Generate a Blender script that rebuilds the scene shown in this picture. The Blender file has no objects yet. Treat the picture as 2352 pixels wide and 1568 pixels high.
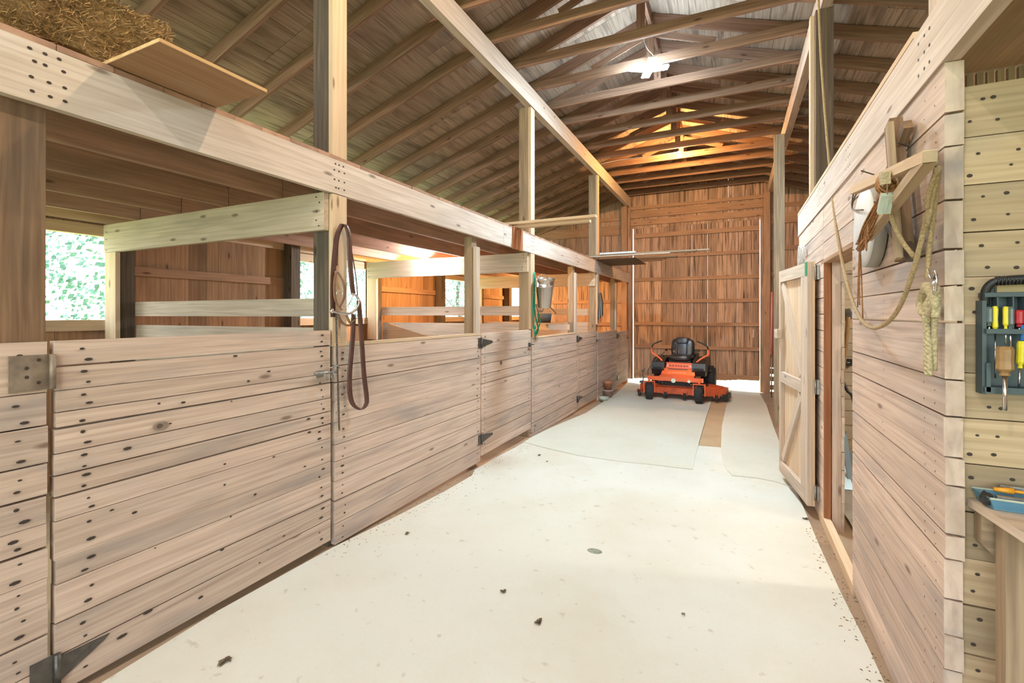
import bpy, bmesh, math, random
from mathutils import Vector, Matrix, noise as mnoise
random.seed(7)
R = random.Random(11)
sc = bpy.context.scene
COL = sc.collection
PI = math.pi
V = Vector

# ------------------------------------------------------------------ camera, world, sun, exposure
FPX, CX, HY, CAMH = 1080.0, 1176.0, 722.0, 1.6
YAW = math.atan(510.0 / 1080.0)
SN, CS = math.sin(YAW), math.cos(YAW)
cam_d = bpy.data.cameras.new('camera'); cam = bpy.data.objects.new('camera', cam_d); COL.objects.link(cam)
cam.location = (0, 0, CAMH); cam.rotation_euler = (PI / 2, 0, YAW)
cam_d.sensor_width = 36.0; cam_d.lens = FPX / 2352 * 36.0
cam_d.shift_y = -(784 - HY) / 2352; cam_d.clip_start = 0.05; cam_d.clip_end = 200
sc.camera = cam
sc.view_settings.view_transform = 'Standard'; sc.view_settings.look = 'None'
sc.view_settings.exposure = 0.22; sc.view_settings.gamma = 1.0
sc.view_settings.use_curve_mapping = False
sc.cycles.use_denoising = True
sc.cycles.max_bounces = 8; sc.cycles.diffuse_bounces = 4; sc.cycles.glossy_bounces = 2
sc.cycles.transmission_bounces = 3; sc.cycles.sample_clamp_indirect = 6.0
sc.cycles.caustics_reflective = False; sc.cycles.caustics_refractive = False
w = bpy.data.worlds.new('sky'); sc.world = w; w.use_nodes = True
w.node_tree.nodes['Background'].inputs[0].default_value = (0.86, 0.97, 1.0, 1)
w.node_tree.nodes['Background'].inputs[1].default_value = 4.6
sun_d = bpy.data.lights.new('sun', 'SUN'); sun = bpy.data.objects.new('sun', sun_d); COL.objects.link(sun)
sun_d.energy = 22.0; sun_d.angle = 0.01; sun_d.color = (1, 0.97, 0.9)
sun.rotation_euler = V((0.30, -0.42, -1.0)).to_track_quat('-Z', 'Y').to_euler()

# lamp powers (radiant, W) and colours; the lamps themselves are built below at their places
LAMP = dict(white=(225, (0.68, 0.88, 1.0)), near=(140, (1.0, 0.74, 0.48)), back_fill=(140, (1.0, 0.93, 0.83)),
            warm=(200, (1.0, 0.52, 0.17)), stall=(110, (0.88, 0.95, 1.0)), stall_warm=(150, (1.0, 0.55, 0.2)),
            room=(90, (1.0, 0.95, 0.85)))

# ------------------------------------------------------------------ geometry on real planes
def ray(px, py):
    t = (px - CX) / FPX
    return V((t * CS - SN, t * SN + CS, -(py - HY) / FPX))
def atd(px, py, d): return V((0, 0, CAMH)) + ray(px, py) * d
def onX(px, py, X): r = ray(px, py); return atd(px, py, X / r.x)
def onY(px, py, Y): r = ray(px, py); return atd(px, py, Y / r.y)
def floorz(x, y): return -0.0195 * (y - 2.2) - 0.01 * (x + 2.5)
def onF(px, py, dz=0.0):
    z = 0
    for _ in range(6):
        r = ray(px, py); p = atd(px, py, (z - CAMH) / r.z); z = floorz(p.x, p.y) + dz
    return p

# ------------------------------------------------------------------ materials
def newmat(name):
    m = bpy.data.materials.new(name); m.use_nodes = True
    nt = m.node_tree; b = nt.nodes['Principled BSDF']
    return m, nt, b
def N(nt, t, **k):
    n = nt.nodes.new(t)
    for a, v in k.items(): setattr(n, a, v)
    return n
def mix(nt, fac, a, b, mode='MIX'):
    n = N(nt, 'ShaderNodeMix', data_type='RGBA', blend_type=mode)
    for s, v in ((n.inputs['Factor'], fac), (n.inputs[6], a), (n.inputs[7], b)):
        if isinstance(v, bpy.types.NodeSocket): nt.links.new(v, s)
        elif isinstance(v, (int, float)): s.default_value = v
        else: s.default_value = (*v, 1)
    return n.outputs[2]
def ramp(nt, src, p0, p1, v0=0.0, v1=1.0):
    n = N(nt, 'ShaderNodeMapRange'); n.clamp = True
    nt.links.new(src, n.inputs['Value'])
    n.inputs['From Min'].default_value = p0; n.inputs['From Max'].default_value = p1
    n.inputs['To Min'].default_value = v0; n.inputs['To Max'].default_value = v1
    return n.outputs['Result']
def wood(name, light, dark, stain, stain_amt=0.5, var=0.35, rough=0.85, knots=True, streak=0.0, bump=0.25, seamy=False):
    m, nt, b = newmat(name); L = nt.links.new
    uv = N(nt, 'ShaderNodeUVMap'); geo = N(nt, 'ShaderNodeNewGeometry'); rnd = geo.outputs['Random Per Island']
    def mapped(su, sv, zmul):
        mp = N(nt, 'ShaderNodeMapping'); mp.inputs['Scale'].default_value = (su, sv, 1); L(uv.outputs[0], mp.inputs[0])
        return mp.outputs[0]
    n1 = N(nt, 'ShaderNodeTexNoise'); L(mapped(1.6, 46, 0), n1.inputs['Vector'])
    n1.inputs['Scale'].default_value = 1; n1.inputs['Detail'].default_value = 4; n1.inputs['Distortion'].default_value = 0.6
    g = ramp(nt, n1.outputs['Fac'], 0.35, 0.68)
    c = mix(nt, g, light, dark)
    n2 = N(nt, 'ShaderNodeTexNoise'); L(mapped(1.3, 5.5, 0), n2.inputs['Vector'])
    n2.inputs['Scale'].default_value = 1; n2.inputs['Detail'].default_value = 3
    s = ramp(nt, n2.outputs['Fac'], 0.5, 0.78, 0, stain_amt)
    c = mix(nt, s, c, stain)
    if streak > 0:
        n3 = N(nt, 'ShaderNodeTexNoise'); L(mapped(0.9, 30, 0), n3.inputs['Vector'])
        n3.inputs['Scale'].default_value = 1; n3.inputs['Detail'].default_value = 2; n3.inputs['Distortion'].default_value = 1.2
        s3 = ramp(nt, n3.outputs['Fac'], 0.52, 0.66, 0, streak)
        c = mix(nt, s3, c, (stain[0] * .35, stain[1] * .32, stain[2] * .3))
    if knots:
        vo = N(nt, 'ShaderNodeTexVoronoi', voronoi_dimensions='2D'); L(mapped(2.4, 8, 0), vo.inputs['Vector'])
        vo.inputs['Scale'].default_value = 1
        k = ramp(nt, vo.outputs['Distance'], 0.05, 0.13, 0.8, 0)
        sp = N(nt, 'ShaderNodeSeparateColor'); L(vo.outputs['Color'], sp.inputs[0])
        gt = N(nt, 'ShaderNodeMath', operation='GREATER_THAN'); L(sp.outputs[0], gt.inputs[0]); gt.inputs[1].default_value = .86
        ml = N(nt, 'ShaderNodeMath', operation='MULTIPLY'); L(gt.outputs[0], ml.inputs[0]); L(k, ml.inputs[1]); k = ml.outputs[0]
        c = mix(nt, k, c, (dark[0] * .35, dark[1] * .3, dark[2] * .28))
    bri = ramp(nt, rnd, 0, 1, 1 - var, 1 + var * .35)
    comb = N(nt, 'ShaderNodeCombineColor')
    for i in range(3): L(bri, comb.inputs[i])
    c = mix(nt, 1.0, c, comb.outputs[0], 'MULTIPLY')
    L(c, b.inputs['Base Color']); b.inputs['Roughness'].default_value = rough
    b.inputs['Specular IOR Level'].default_value = 0.25
    if bump:
        bp = N(nt, 'ShaderNodeBump'); bp.inputs['Strength'].default_value = bump; bp.inputs['Distance'].default_value = 0.004
        L(n1.outputs['Fac'], bp.inputs['Height']); L(bp.outputs[0], b.inputs['Normal'])
    return m
def flat(name, col, rough=0.6, metal=0.0, nscale=0, namt=0.2, spec=0.5, emit=None, estr=0, coat=0):
    m, nt, b = newmat(name)
    b.inputs['Base Color'].default_value = (*col, 1); b.inputs['Roughness'].default_value = rough
    b.inputs['Metallic'].default_value = metal; b.inputs['Specular IOR Level'].default_value = spec
    b.inputs['Coat Weight'].default_value = coat
    if nscale:
        tc = N(nt, 'ShaderNodeTexCoord'); n = N(nt, 'ShaderNodeTexNoise'); nt.links.new(tc.outputs['Object'], n.inputs['Vector'])
        n.inputs['Scale'].default_value = nscale; n.inputs['Detail'].default_value = 4
        c = mix(nt, ramp(nt, n.outputs['Fac'], .3, .7), col, tuple(x * (1 - namt) for x in col))
        nt.links.new(c, b.inputs['Base Color'])
    if emit:
        b.inputs['Emission Color'].default_value = (*emit, 1); b.inputs['Emission Strength'].default_value = estr
    return m
def matte_floor(name, base, dirt, spot, sc_=1.0, amt=0.6):
    m, nt, b = newmat(name); L = nt.links.new
    tc = N(nt, 'ShaderNodeTexCoord')
    n1 = N(nt, 'ShaderNodeTexNoise'); L(tc.outputs['Object'], n1.inputs['Vector']); n1.inputs['Scale'].default_value = 0.9 * sc_; n1.inputs['Detail'].default_value = 6; n1.inputs['Roughness'].default_value = .6
    c = mix(nt, ramp(nt, n1.outputs['Fac'], .42, .75, 0, amt), base, dirt)
    n2 = N(nt, 'ShaderNodeTexNoise'); L(tc.outputs['Object'], n2.inputs['Vector']); n2.inputs['Scale'].default_value = 14 * sc_; n2.inputs['Detail'].default_value = 3
    c = mix(nt, ramp(nt, n2.outputs['Fac'], .66, .74, 0, .5), c, spot)
    n3 = N(nt, 'ShaderNodeTexNoise'); L(tc.outputs['Object'], n3.inputs['Vector']); n3.inputs['Scale'].default_value = 55 * sc_; n3.inputs['Detail'].default_value = 2
    c = mix(nt, ramp(nt, n3.outputs['Fac'], .3, .7, 0, .12), c, dirt)
    L(c, b.inputs['Base Color']); b.inputs['Roughness'].default_value = .8; b.inputs['Specular IOR Level'].default_value = .25
    bp = N(nt, 'ShaderNodeBump'); bp.inputs['Strength'].default_value = .35; bp.inputs['Distance'].default_value = .01
    L(n1.outputs['Fac'], bp.inputs['Height']); L(bp.outputs[0], b.inputs['Normal'])
    return m

M = dict(
    board=wood('weathered_boards', (.715, .565, .465), (.54, .405, .325), (.33, .295, .285), .75, .2, knots=True, streak=.18),
    board_pale=wood('pale_boards', (.68, .56, .45), (.52, .41, .31), (.36, .32, .28), .5, .22, streak=.1),
    beam=wood('pale_beam', (.70, .61, .54), (.54, .44, .37), (.40, .34, .30), .45, .1),
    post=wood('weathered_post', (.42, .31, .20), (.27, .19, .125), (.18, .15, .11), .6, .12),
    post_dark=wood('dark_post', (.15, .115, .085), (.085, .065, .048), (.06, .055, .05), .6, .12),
    post_brown=wood('brown_post', (.28, .175, .105), (.15, .09, .055), (.10, .075, .06), .6, .12),
    joist=wood('brown_joist', (.50, .31, .22), (.36, .215, .15), (.12, .09, .075), .5, .2),
    rafter=wood('truss_lumber', (.37, .225, .155), (.23, .13, .088), (.16, .12, .10), .5, .25),
    sheath=wood('plywood_sheathing', (.52, .42, .34), (.39, .30, .235), (.15, .11, .09), .85, .22, knots=False, streak=.5),
    outer=wood('outer_wall_boards', (.47, .28, .16), (.33, .185, .10), (.17, .11, .075), .55, .35),
    endb=wood('end_wall_boards', (.58, .38, .26), (.43, .265, .175), (.22, .155, .12), .75, .35, streak=.8, knots=False),
    girt=wood('end_wall_girts', (.48, .29, .18), (.36, .205, .125), (.16, .10, .07), .5, .15),
    yellow=wood('yellow_boards', (.54, .405, .26), (.41, .295, .18), (.27, .25, .20), .7, .38),
    new=wood('fresh_lumber', (.72, .55, .38), (.60, .43, .28), (.45, .33, .22), .3, .1),
    ply=wood('plywood_sheet', (.40, .24, .135), (.31, .18, .10), (.5, .4, .3), .35, .1, knots=False),
    plyedge=wood('plywood_edge', (.72, .48, .24), (.55, .33, .15), (.4, .25, .12), .3, .1, knots=False),
    redwood=wood('red_brown_lumber', (.40, .17, .08), (.28, .11, .05), (.2, .1, .06), .4, .1),
    room=wood('room_boards', (.72, .62, .46), (.58, .48, .33), (.4, .35, .27), .4, .2),
    knot=flat('board_knot', (.15, .10, .075), .9, 0, 60, .4), knot_halo=flat('knot_halo', (.33, .25, .20), .9, 0, 40, .3),
    nail=flat('rusty_nail', (.05, .035, .028), .8),
    steel=flat('galvanised_steel', (.42, .42, .40), .45, .8, 30, .35),
    rusty_steel=flat('rusty_hinge_steel', (.34, .27, .21), .6, .4, 25, .4),
    dark_steel=flat('tarnished_steel', (.16, .15, .14), .5, .8, 30, .4),
    chrome=flat('polished_metal', (.75, .76, .78), .22, 1.0),
    leather=flat('brown_leather', (.105, .042, .03), .42, 0, 14, .4),
    leather_tan=flat('tan_leather', (.30, .17, .10), .5, 0, 14, .4),
    black=flat('black_plastic', (.018, .018, .02), .45, 0),
    rubber=flat('tire_rubber', (.035, .036, .04), .75, 0, 40, .4),
    vinyl=flat('black_seat_vinyl', (.022, .024, .032), .28, 0),
    orange=flat('orange_paint', (.88, .17, .055), .35, 0, coat=.3),
    orange_dull=flat('dusty_orange_paint', (.72, .12, .035), .5, 0, 8, .3),
    white=flat('white_paint', (.78, .80, .82), .5, 0, 9, .15),
    cord=flat('white_cord', (.75, .73, .68), .5),
    rope=flat('manila_rope', (.50, .36, .19), .9, 0, 120, .5),
    rope_pale=flat('pale_rope', (.60, .50, .30), .9, 0, 120, .5),
    twine=flat('orange_twine', (.50, .23, .085), .9, 0, 90, .6),
    green=flat('green_rope', (.0, .27, .17), .7, 0, 60, .3),
    greenpaint=flat('green_paint', (.03, .25, .13), .7),
    greyrubber=flat('dark_grey_rubber', (.055, .055, .05), .7),
    terracotta=flat('terracotta', (.55, .24, .13), .85, 0, 20, .35),
    terracotta_old=flat('chalky_terracotta', (.42, .29, .25), .9, 0, 20, .35),
    glaze=flat('pale_green_bowl', (.50, .56, .47), .5, 0, 9, .2),
    hay=flat('straw', (.27, .165, .06), .9, 0, 60, .5),
    blueplastic=flat('blue_plastic', (.12, .29, .42), .45, 0, 9, .2),
    rack=flat('grey_blue_plastic', (.05, .075, .085), .45, 0),
    yellowp=flat('yellow_plastic', (.75, .62, .02), .35), redp=flat('red_plastic', (.45, .02, .03), .3),
    bluep=flat('blue_handle', (.02, .12, .35), .35), clearp=flat('smoky_plastic', (.10, .13, .13), .15),
    handlewood=flat('varnished_handle', (.40, .23, .09), .35, 0, 30, .3), orangep=flat('orange_handle', (.8, .35, .03), .4),
    cardboard=flat('tan_padding', (.50, .38, .20), .8, 0, 20, .2),
    bluemetal=flat('blue_grey_metal', (.32, .45, .55), .35, .5), pink=flat('pink_handle', (.65, .2, .2), .5),
    cloth=flat('dark_cloth', (.07, .06, .06), .85, 0, 30, .6), cloth2=flat('grey_strap', (.35, .33, .30), .8),
    leaf=flat('tree_leaves', (.16, .34, .26), .6, 0, 3, .6), bark=flat('tree_bark', (.10, .08, .06), .9),
    grass=flat('grass', (.33, .42, .22), .9, 0, 3, .5), dryleaf=flat('dry_leaf', (.20, .15, .10), .9, 0, 60, .5),
    gravel=matte_floor('white_gravel', (.62, .60, .55), (.35, .31, .26), (.15, .13, .1), 4, .8),
    dirt=matte_floor('dirt', (.36, .25, .165), (.22, .145, .09), (.10, .07, .045), 2.5, .8),
    mat=matte_floor('cream_mat', (.67, .67, .61), (.58, .53, .42), (.42, .36, .28), 1.0, .75),
    mat2=matte_floor('greyer_mat', (.62, .62, .54), (.54, .50, .40), (.40, .36, .28), 1.3, .5),
    bounce_floor=matte_floor('pale_bounce_floor', (.66, .55, .38), (.5, .38, .24), (.4, .3, .18), 5, .6),  # reflector tone for the unseen stall floors
    dirtmat=matte_floor('brown_mat', (.50, .36, .22), (.38, .26, .16), (.2, .14, .1), 3, .6),
    lens=flat('headlight', (.8, .9, .75), .2, emit=(.8, 1, .7), estr=0),
)
M['mower_decal'] = flat('decal_brown', (.25, .07, .04), .5); M['decal_pale'] = flat('decal_pale', (.85, .55, .42), .5)

# ------------------------------------------------------------------ mesh builder
WL = {}
class MB:
    def __init__(s): s.v = []; s.f = []; s.u = []; s.m = []; s.sm = []
    def face(s, pts, uvs=None, mat=0, smooth=False):
        i = len(s.v); s.v += [V(p) for p in pts]; s.f.append(tuple(range(i, i + len(pts))))
        s.u.append(uvs or [(0, 0)] * len(pts)); s.m.append(mat); s.sm.append(smooth)
    def frame(s, O, A, B, C, mat=0, jit=0.0):
        """box from corner O along A (grain), B, C"""
        O, A, B, C = V(O), V(A), V(B), V(C)
        if A.cross(B).dot(C) < 0: B, C = C, B
        la, lb, lc = A.length, B.length, C.length
        P = {}
        base = len(s.v)
        idx = {}
        for a in (0, 1):
            for b in (0, 1):
                for c in (0, 1):
                    p = O + A * a + B * b + C * c
                    if jit: p = p + B.normalized() * R.uniform(-jit, jit) + C.normalized() * R.uniform(-jit, jit) * .4
                    idx[(a, b, c)] = len(s.v); s.v.append(p)
        ru, rv = R.uniform(0, 60), R.uniform(0, 60)
        def q(keys, fn):
            s.f.append(tuple(idx[k] for k in keys)); s.u.append([fn(k) for k in keys]); s.m.append(mat); s.sm.append(False)
        fb = lambda k: (ru + k[0] * la, rv + k[1] * lb)
        fc = lambda k: (ru + k[0] * la, rv + 7 + k[2] * lc)
        fe = lambda k: (ru + k[1] * lb * 6, rv + k[2] * lc * .5)
        q([(0, 0, 0), (0, 1, 0), (1, 1, 0), (1, 0, 0)], fb); q([(0, 0, 1), (1, 0, 1), (1, 1, 1), (0, 1, 1)], fb)
        q([(0, 0, 0), (1, 0, 0), (1, 0, 1), (0, 0, 1)], fc); q([(0, 1, 0), (0, 1, 1), (1, 1, 1), (1, 1, 0)], fc)
        q([(0, 0, 0), (0, 0, 1), (0, 1, 1), (0, 1, 0)], fe); q([(1, 0, 0), (1, 1, 0), (1, 1, 1), (1, 0, 1)], fe)
    def box(s, lo, hi, mat=0, jit=0.0, axis=None):
        lo, hi = V(lo), V(hi); d = hi - lo
        if axis is None: axis = max(range(3), key=lambda i: abs(d[i]))
        ax = [V((d.x, 0, 0)), V((0, d.y, 0)), V((0, 0, d.z))]
        A = ax[axis]; B, C = [ax[i] for i in range(3) if i != axis]
        s.frame(lo, A, B, C, mat, jit)
    def beam(s, p0, p1, wd, ht, up=(0, 0, 1), mat=0, jit=0):
        p0, p1 = V(p0), V(p1); A = p1 - p0; side = A.cross(V(up)).normalized(); upv = side.cross(A).normalized()
        s.frame(p0 - side * wd / 2 - upv * ht / 2, A, side * wd, upv * ht, mat, jit)
    def disc(s, c, n, r, mat=1, along=None, el=1.0, k=7):
        n = V(n).normalized(); a = V(along) if along else (n.cross(V((0, 0, 1))) if abs(n.z) < .9 else V((1, 0, 0)))
        a = (a - n * a.dot(n)).normalized(); b = n.cross(a)
        s.face([V(c) + a * math.cos(t) * r * el + b * math.sin(t) * r for t in [2 * PI * i / k for i in range(k)]], mat=mat)
    def tube(s, pts, r, seg=8, mat=0, cap=True, rr=None, closed=False):
        pts = [V(p) for p in pts]; n = len(pts)
        if n < 2: return
        def tan(i):
            if closed: return (pts[(i + 1) % n] - pts[i - 1]).normalized()
            return (pts[min(i + 1, n - 1)] - pts[max(i - 1, 0)]).normalized()
        t0 = tan(0); x = t0.orthogonal().normalized(); rings = []; dist = 0; du = []
        for i in range(n):
            t = tan(i); x = (x - t * x.dot(t)).normalized(); y = t.cross(x)
            rad = rr[i] if rr else r
            b = len(s.v)
            for k in range(seg):
                a = 2 * PI * k / seg; s.v.append(pts[i] + x * math.cos(a) * rad + y * math.sin(a) * rad)
            rings.append(b); dist += (pts[i] - pts[i - 1]).length if i else 0; du.append(dist)
        m = n if closed else n - 1
        for i in range(m):
            a, b = rings[i], rings[(i + 1) % n]
            for k in range(seg):
                k2 = (k + 1) % seg
                s.f.append((a + k, a + k2, b + k2, b + k)); u0, u1 = du[i], du[(i + 1) % n]
                s.u.append([(u0, k / seg), (u0, (k + 1) / seg), (u1, (k + 1) / seg), (u1, k / seg)]); s.m.append(mat); s.sm.append(True)
        if cap and not closed:
            s.f.append(tuple(rings[0] + k for k in reversed(range(seg)))); s.u.append([(0, 0)] * seg); s.m.append(mat); s.sm.append(False)
            s.f.append(tuple(rings[-1] + k for k in range(seg))); s.u.append([(0, 0)] * seg); s.m.append(mat); s.sm.append(False)
    def lathe(s, prof, c, axis=(0, 0, 1), seg=20, mat=0, smooth=True, scale=(1, 1)):
        axis = V(axis).normalized(); x = axis.orthogonal().normalized(); y = axis.cross(x); c = V(c)
        if abs(axis.z) > .99: x, y = V((1, 0, 0)), V((0, 1, 0)) * (1 if axis.z > 0 else -1)
        rings = []
        for r, h in prof:
            b = len(s.v)
            for k in range(seg):
                a = 2 * PI * k / seg; s.v.append(c + axis * h + x * math.cos(a) * r * scale[0] + y * math.sin(a) * r * scale[1])
            rings.append(b)
        for i in range(len(rings) - 1):
            for k in range(seg):
                k2 = (k + 1) % seg; a, b = rings[i], rings[i + 1]
                s.f.append((a + k, a + k2, b + k2, b + k)); s.u.append([(k / seg, i), ((k + 1) / seg, i), ((k + 1) / seg, i + 1), (k / seg, i + 1)]); s.m.append(mat); s.sm.append(smooth)
        for r_, ring, rev in ((prof[0][0], rings[0], True), (prof[-1][0], rings[-1], False)):
            if r_ > 1e-4:
                ks = range(seg); s.f.append(tuple(ring + k for k in (reversed(ks) if rev else ks))); s.u.append([(0, 0)] * seg); s.m.append(mat); s.sm.append(False)
    def prism(s, outline, n, th, mat=0):
        """outline: list of 3D points, extruded by th along n"""
        o = [V(p) for p in outline]; e = V(n).normalized() * th; k = len(o)
        b = len(s.v); s.v += o + [p + e for p in o]
        uvs = [(p.x + p.y, p.z + p.y * .3) for p in o]
        s.f.append(tuple(b + i for i in reversed(range(k)))); s.u.append(list(reversed(uvs))); s.m.append(mat); s.sm.append(False)
        s.f.append(tuple(b + k + i for i in range(k))); s.u.append(uvs); s.m.append(mat); s.sm.append(False)
        for i in range(k):
            j = (i + 1) % k; L_ = (o[i] - o[j]).length
            s.f.append((b + i, b + j, b + k + j, b + k + i)); s.u.append([(0, 0), (L_, 0), (L_, th), (0, th)]); s.m.append(mat); s.sm.append(False)
    def strap(s, pts, wvec, th, mat=0):
        """flat strap: points, width vector (or list of them), thickness"""
        pts = [V(p) for p in pts]; n = len(pts); W = wvec if isinstance(wvec, list) else [wvec] * n
        rings = []; d = 0; us = []
        for i, p in enumerate(pts):
            t = (pts[min(i + 1, n - 1)] - pts[max(i - 1, 0)]).normalized(); wv = V(W[i]); nn = t.cross(wv).normalized() * th / 2
            b = len(s.v); s.v += [p - wv / 2 - nn, p + wv / 2 - nn, p + wv / 2 + nn, p - wv / 2 + nn]; rings.append(b)
            d += (p - pts[i - 1]).length if i else 0; us.append(d)
        for i in range(n - 1):
            for k in range(4):
                a, b = rings[i], rings[i + 1]; k2 = (k + 1) % 4
                s.f.append((a + k, a + k2, b + k2, b + k)); s.u.append([(us[i], k * .03), (us[i], k * .03 + .03), (us[i + 1], k * .03 + .03), (us[i + 1], k * .03)]); s.m.append(mat); s.sm.append(True if k in (0, 2) else False)
        s.f.append(tuple(rings[0] + k for k in (3, 2, 1, 0))); s.u.append([(0, 0)] * 4); s.m.append(mat); s.sm.append(False)
        s.f.append(tuple(rings[-1] + k for k in range(4))); s.u.append([(0, 0)] * 4); s.m.append(mat); s.sm.append(False)
    def ball(s, c, r, mat=0, seg=12, rings=8, sc3=(1, 1, 1), jit=0):
        prof = []
        c = V(c); b = len(s.v); idx = []
        for i in range(rings + 1):
            th = PI * i / rings
            row = []
            for k in range(seg):
                a = 2 * PI * k / seg
                p = V((math.sin(th) * math.cos(a) * sc3[0], math.sin(th) * math.sin(a) * sc3[1], math.cos(th) * sc3[2])) * r
                if jit: p *= 1 + jit * mnoise.noise(p * (3 / r) + c)
                row.append(len(s.v)); s.v.append(c + p)
            idx.append(row)
        for i in range(rings):
            for k in range(seg):
                k2 = (k + 1) % seg
                s.f.append((idx[i][k], idx[i + 1][k], idx[i + 1][k2], idx[i][k2])); s.u.append([(0, 0)] * 4); s.m.append(mat); s.sm.append(True)
    def build(s, name, mats, parent=None, loc=None, xf=None):
        if not isinstance(mats, (list, tuple)): mats = [mats]
        if xf is not None: s.v = [xf @ p for p in s.v]
        if parent is not None: off = WL[parent.name]
        elif loc is not None: off = V(loc)
        else:
            xs = [p.x for p in s.v]; ys = [p.y for p in s.v]; zs = [p.z for p in s.v]
            off = V(((min(xs) + max(xs)) / 2, (min(ys) + max(ys)) / 2, min(zs)))
        me = bpy.data.meshes.new(name); me.from_pydata([tuple(p - off) for p in s.v], [], s.f)
        uvl = me.uv_layers.new(name='UVMap'); flat_uv = [c for u in s.u for t in u for c in t]
        uvl.data.foreach_set('uv', flat_uv)
        for m in mats: me.materials.append(M[m] if isinstance(m, str) else m)
        me.polygons.foreach_set('material_index', s.m); me.polygons.foreach_set('use_smooth', s.sm)
        me.update()
        o = bpy.data.objects.new(name, me); COL.objects.link(o)
        if parent is not None: o.parent = parent
        else: o.location = off
        WL[o.name] = off
        return o
def tag(o, label, cat, group=None):
    o['label'] = label; o['category'] = cat
    if group: o['group'] = group
    return o
def thing(name, loc, label, cat, group=None):
    o = bpy.data.objects.new(name, None); COL.objects.link(o); o.location = loc; o.empty_display_size = .1
    WL[o.name] = V(loc); return tag(o, label, cat, group)
def struct(o): o['kind'] = 'structure'; return o
def stuff(o): o['kind'] = 'stuff'; return o
def smooth(pts, n=6):
    P = [V(p) for p in pts]; P = [P[0] * 2 - P[1]] + P + [P[-1] * 2 - P[-2]]; out = []
    for i in range(1, len(P) - 2):
        for k in range(n):
            t = k / n; a, b, c, d = P[i - 1], P[i], P[i + 1], P[i + 2]
            out.append(.5 * ((2 * b) + (c - a) * t + (2 * a - 5 * b + 4 * c - d) * t * t + (3 * b - a - 3 * c + d) * t ** 3))
    out.append(P[-2]); return out

# ================================================================== SETTING
XL, XR = -2.5, 0.64          # aisle faces of the stall fronts and of the tack-room wall
XO, XE = -5.46, 4.2          # outer walls
Y0, YE = -4.0, 12.6
mb = MB()
for (xa, xb, ya, yb) in ((XO - .3, XE + .3, Y0, YE + .1),):
    nx, ny = 40, 70
    g = [[None] * (ny + 1) for _ in range(nx + 1)]
    for i in range(nx + 1):
        for j in range(ny + 1):
            x = xa + (xb - xa) * i / nx; y = ya + (yb - ya) * j / ny
            g[i][j] = len(mb.v); mb.v.append(V((x, y, floorz(x, y) - .006 + .01 * min(0, mnoise.noise(V((x * 2, y * 2, 0)))))))
    for i in range(nx):
        for j in range(ny):
            mb.f.append((g[i][j], g[i + 1][j], g[i + 1][j + 1], g[i][j + 1])); mb.u.append([(0, 0)] * 4); mb.m.append(0); mb.sm.append(True)
struct(mb.build('floor', 'dirt', loc=(0, 0, 0)))
mb = MB(); mb.face([(-60, -40, -.34), (60, -40, -.34), (60, 70, -.34), (-60, 70, -.34)])
struct(mb.build('ground', 'grass', loc=(0, 0, 0)))

for i, (a, b) in enumerate(((Y0 + .1, 2.35), (2.62, 5.85), (6.12, 9.3), (9.58, YE - .1))):
    mb = MB(); n = 14
    f_ = lambda x, y: V((x, y, floorz(x, y) + .02 + .02 * mnoise.noise(V((x * 4, y * 4, 3)))))
    for p in range(n):
        for q in range(n):
            x0_, x1_ = XO + .05 + (XL - .2 - XO - .05) * p / n, XO + .05 + (XL - .2 - XO - .05) * (p + 1) / n; ya_, yb_ = a + (b - a) * q / n, a + (b - a) * (q + 1) / n
            mb.face([f_(x0_, ya_), f_(x1_, ya_), f_(x1_, yb_), f_(x0_, yb_)], smooth=True)
    struct(mb.build('floor', 'bounce_floor'))  # pale layer added out of view to bounce light up to the joists
# roof geometry: rafter underside rz(x)
XRG = -0.95; SL = 0.333; ZP = 4.70
def rz(x): return ZP + SL * (x + 2.54) if x <= XRG else ZP + SL * (XRG + 2.54) - SL * (x - XRG)
sl_len = math.sqrt(1 + SL * SL)
def roof(side):
    mb = MB(); xs = -6.1 if side < 0 else 4.4
    nrm = V((-SL if side < 0 else SL, 0, 1)).normalized()
    n = 0; run = 1.22 / sl_len
    x = XRG; k = 0
    while (x > xs if side < 0 else x < xs):
        x2 = max(x - run, xs) if side < 0 else min(x + run, xs)
        y = Y0 - (1.2 if k % 2 else 0)
        while y < YE + .3:
            y2 = y + 2.44; ya, yb = max(y, Y0), min(y2 - .004, YE + .3)
            if yb > ya:
                za, zb = rz(x) + .155, rz(x2) + .155
                d = (V((x2, 0, zb)) - V((x, 0, za)))
                d2 = d * .997
                mb.frame(V((x, ya, za)), V((0, yb - ya, 0)), d2, nrm * .015, 0)
            y = y2
        x = x2; k += 1
    # backing roof deck over the sheathing, closes every joint
    A = V((XRG, Y0, rz(XRG) + .172)); B = V((xs, Y0, rz(xs) + .172))
    mb.frame(A, V((0, YE + .3 - Y0, 0)), B - A, nrm * .02, 0)
    return mb
struct(roof(-1).build('ceiling', 'sheath', loc=(0, 0, 0)))
struct(roof(1).build('ceiling', 'sheath', loc=(0, 0, 0)))

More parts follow.
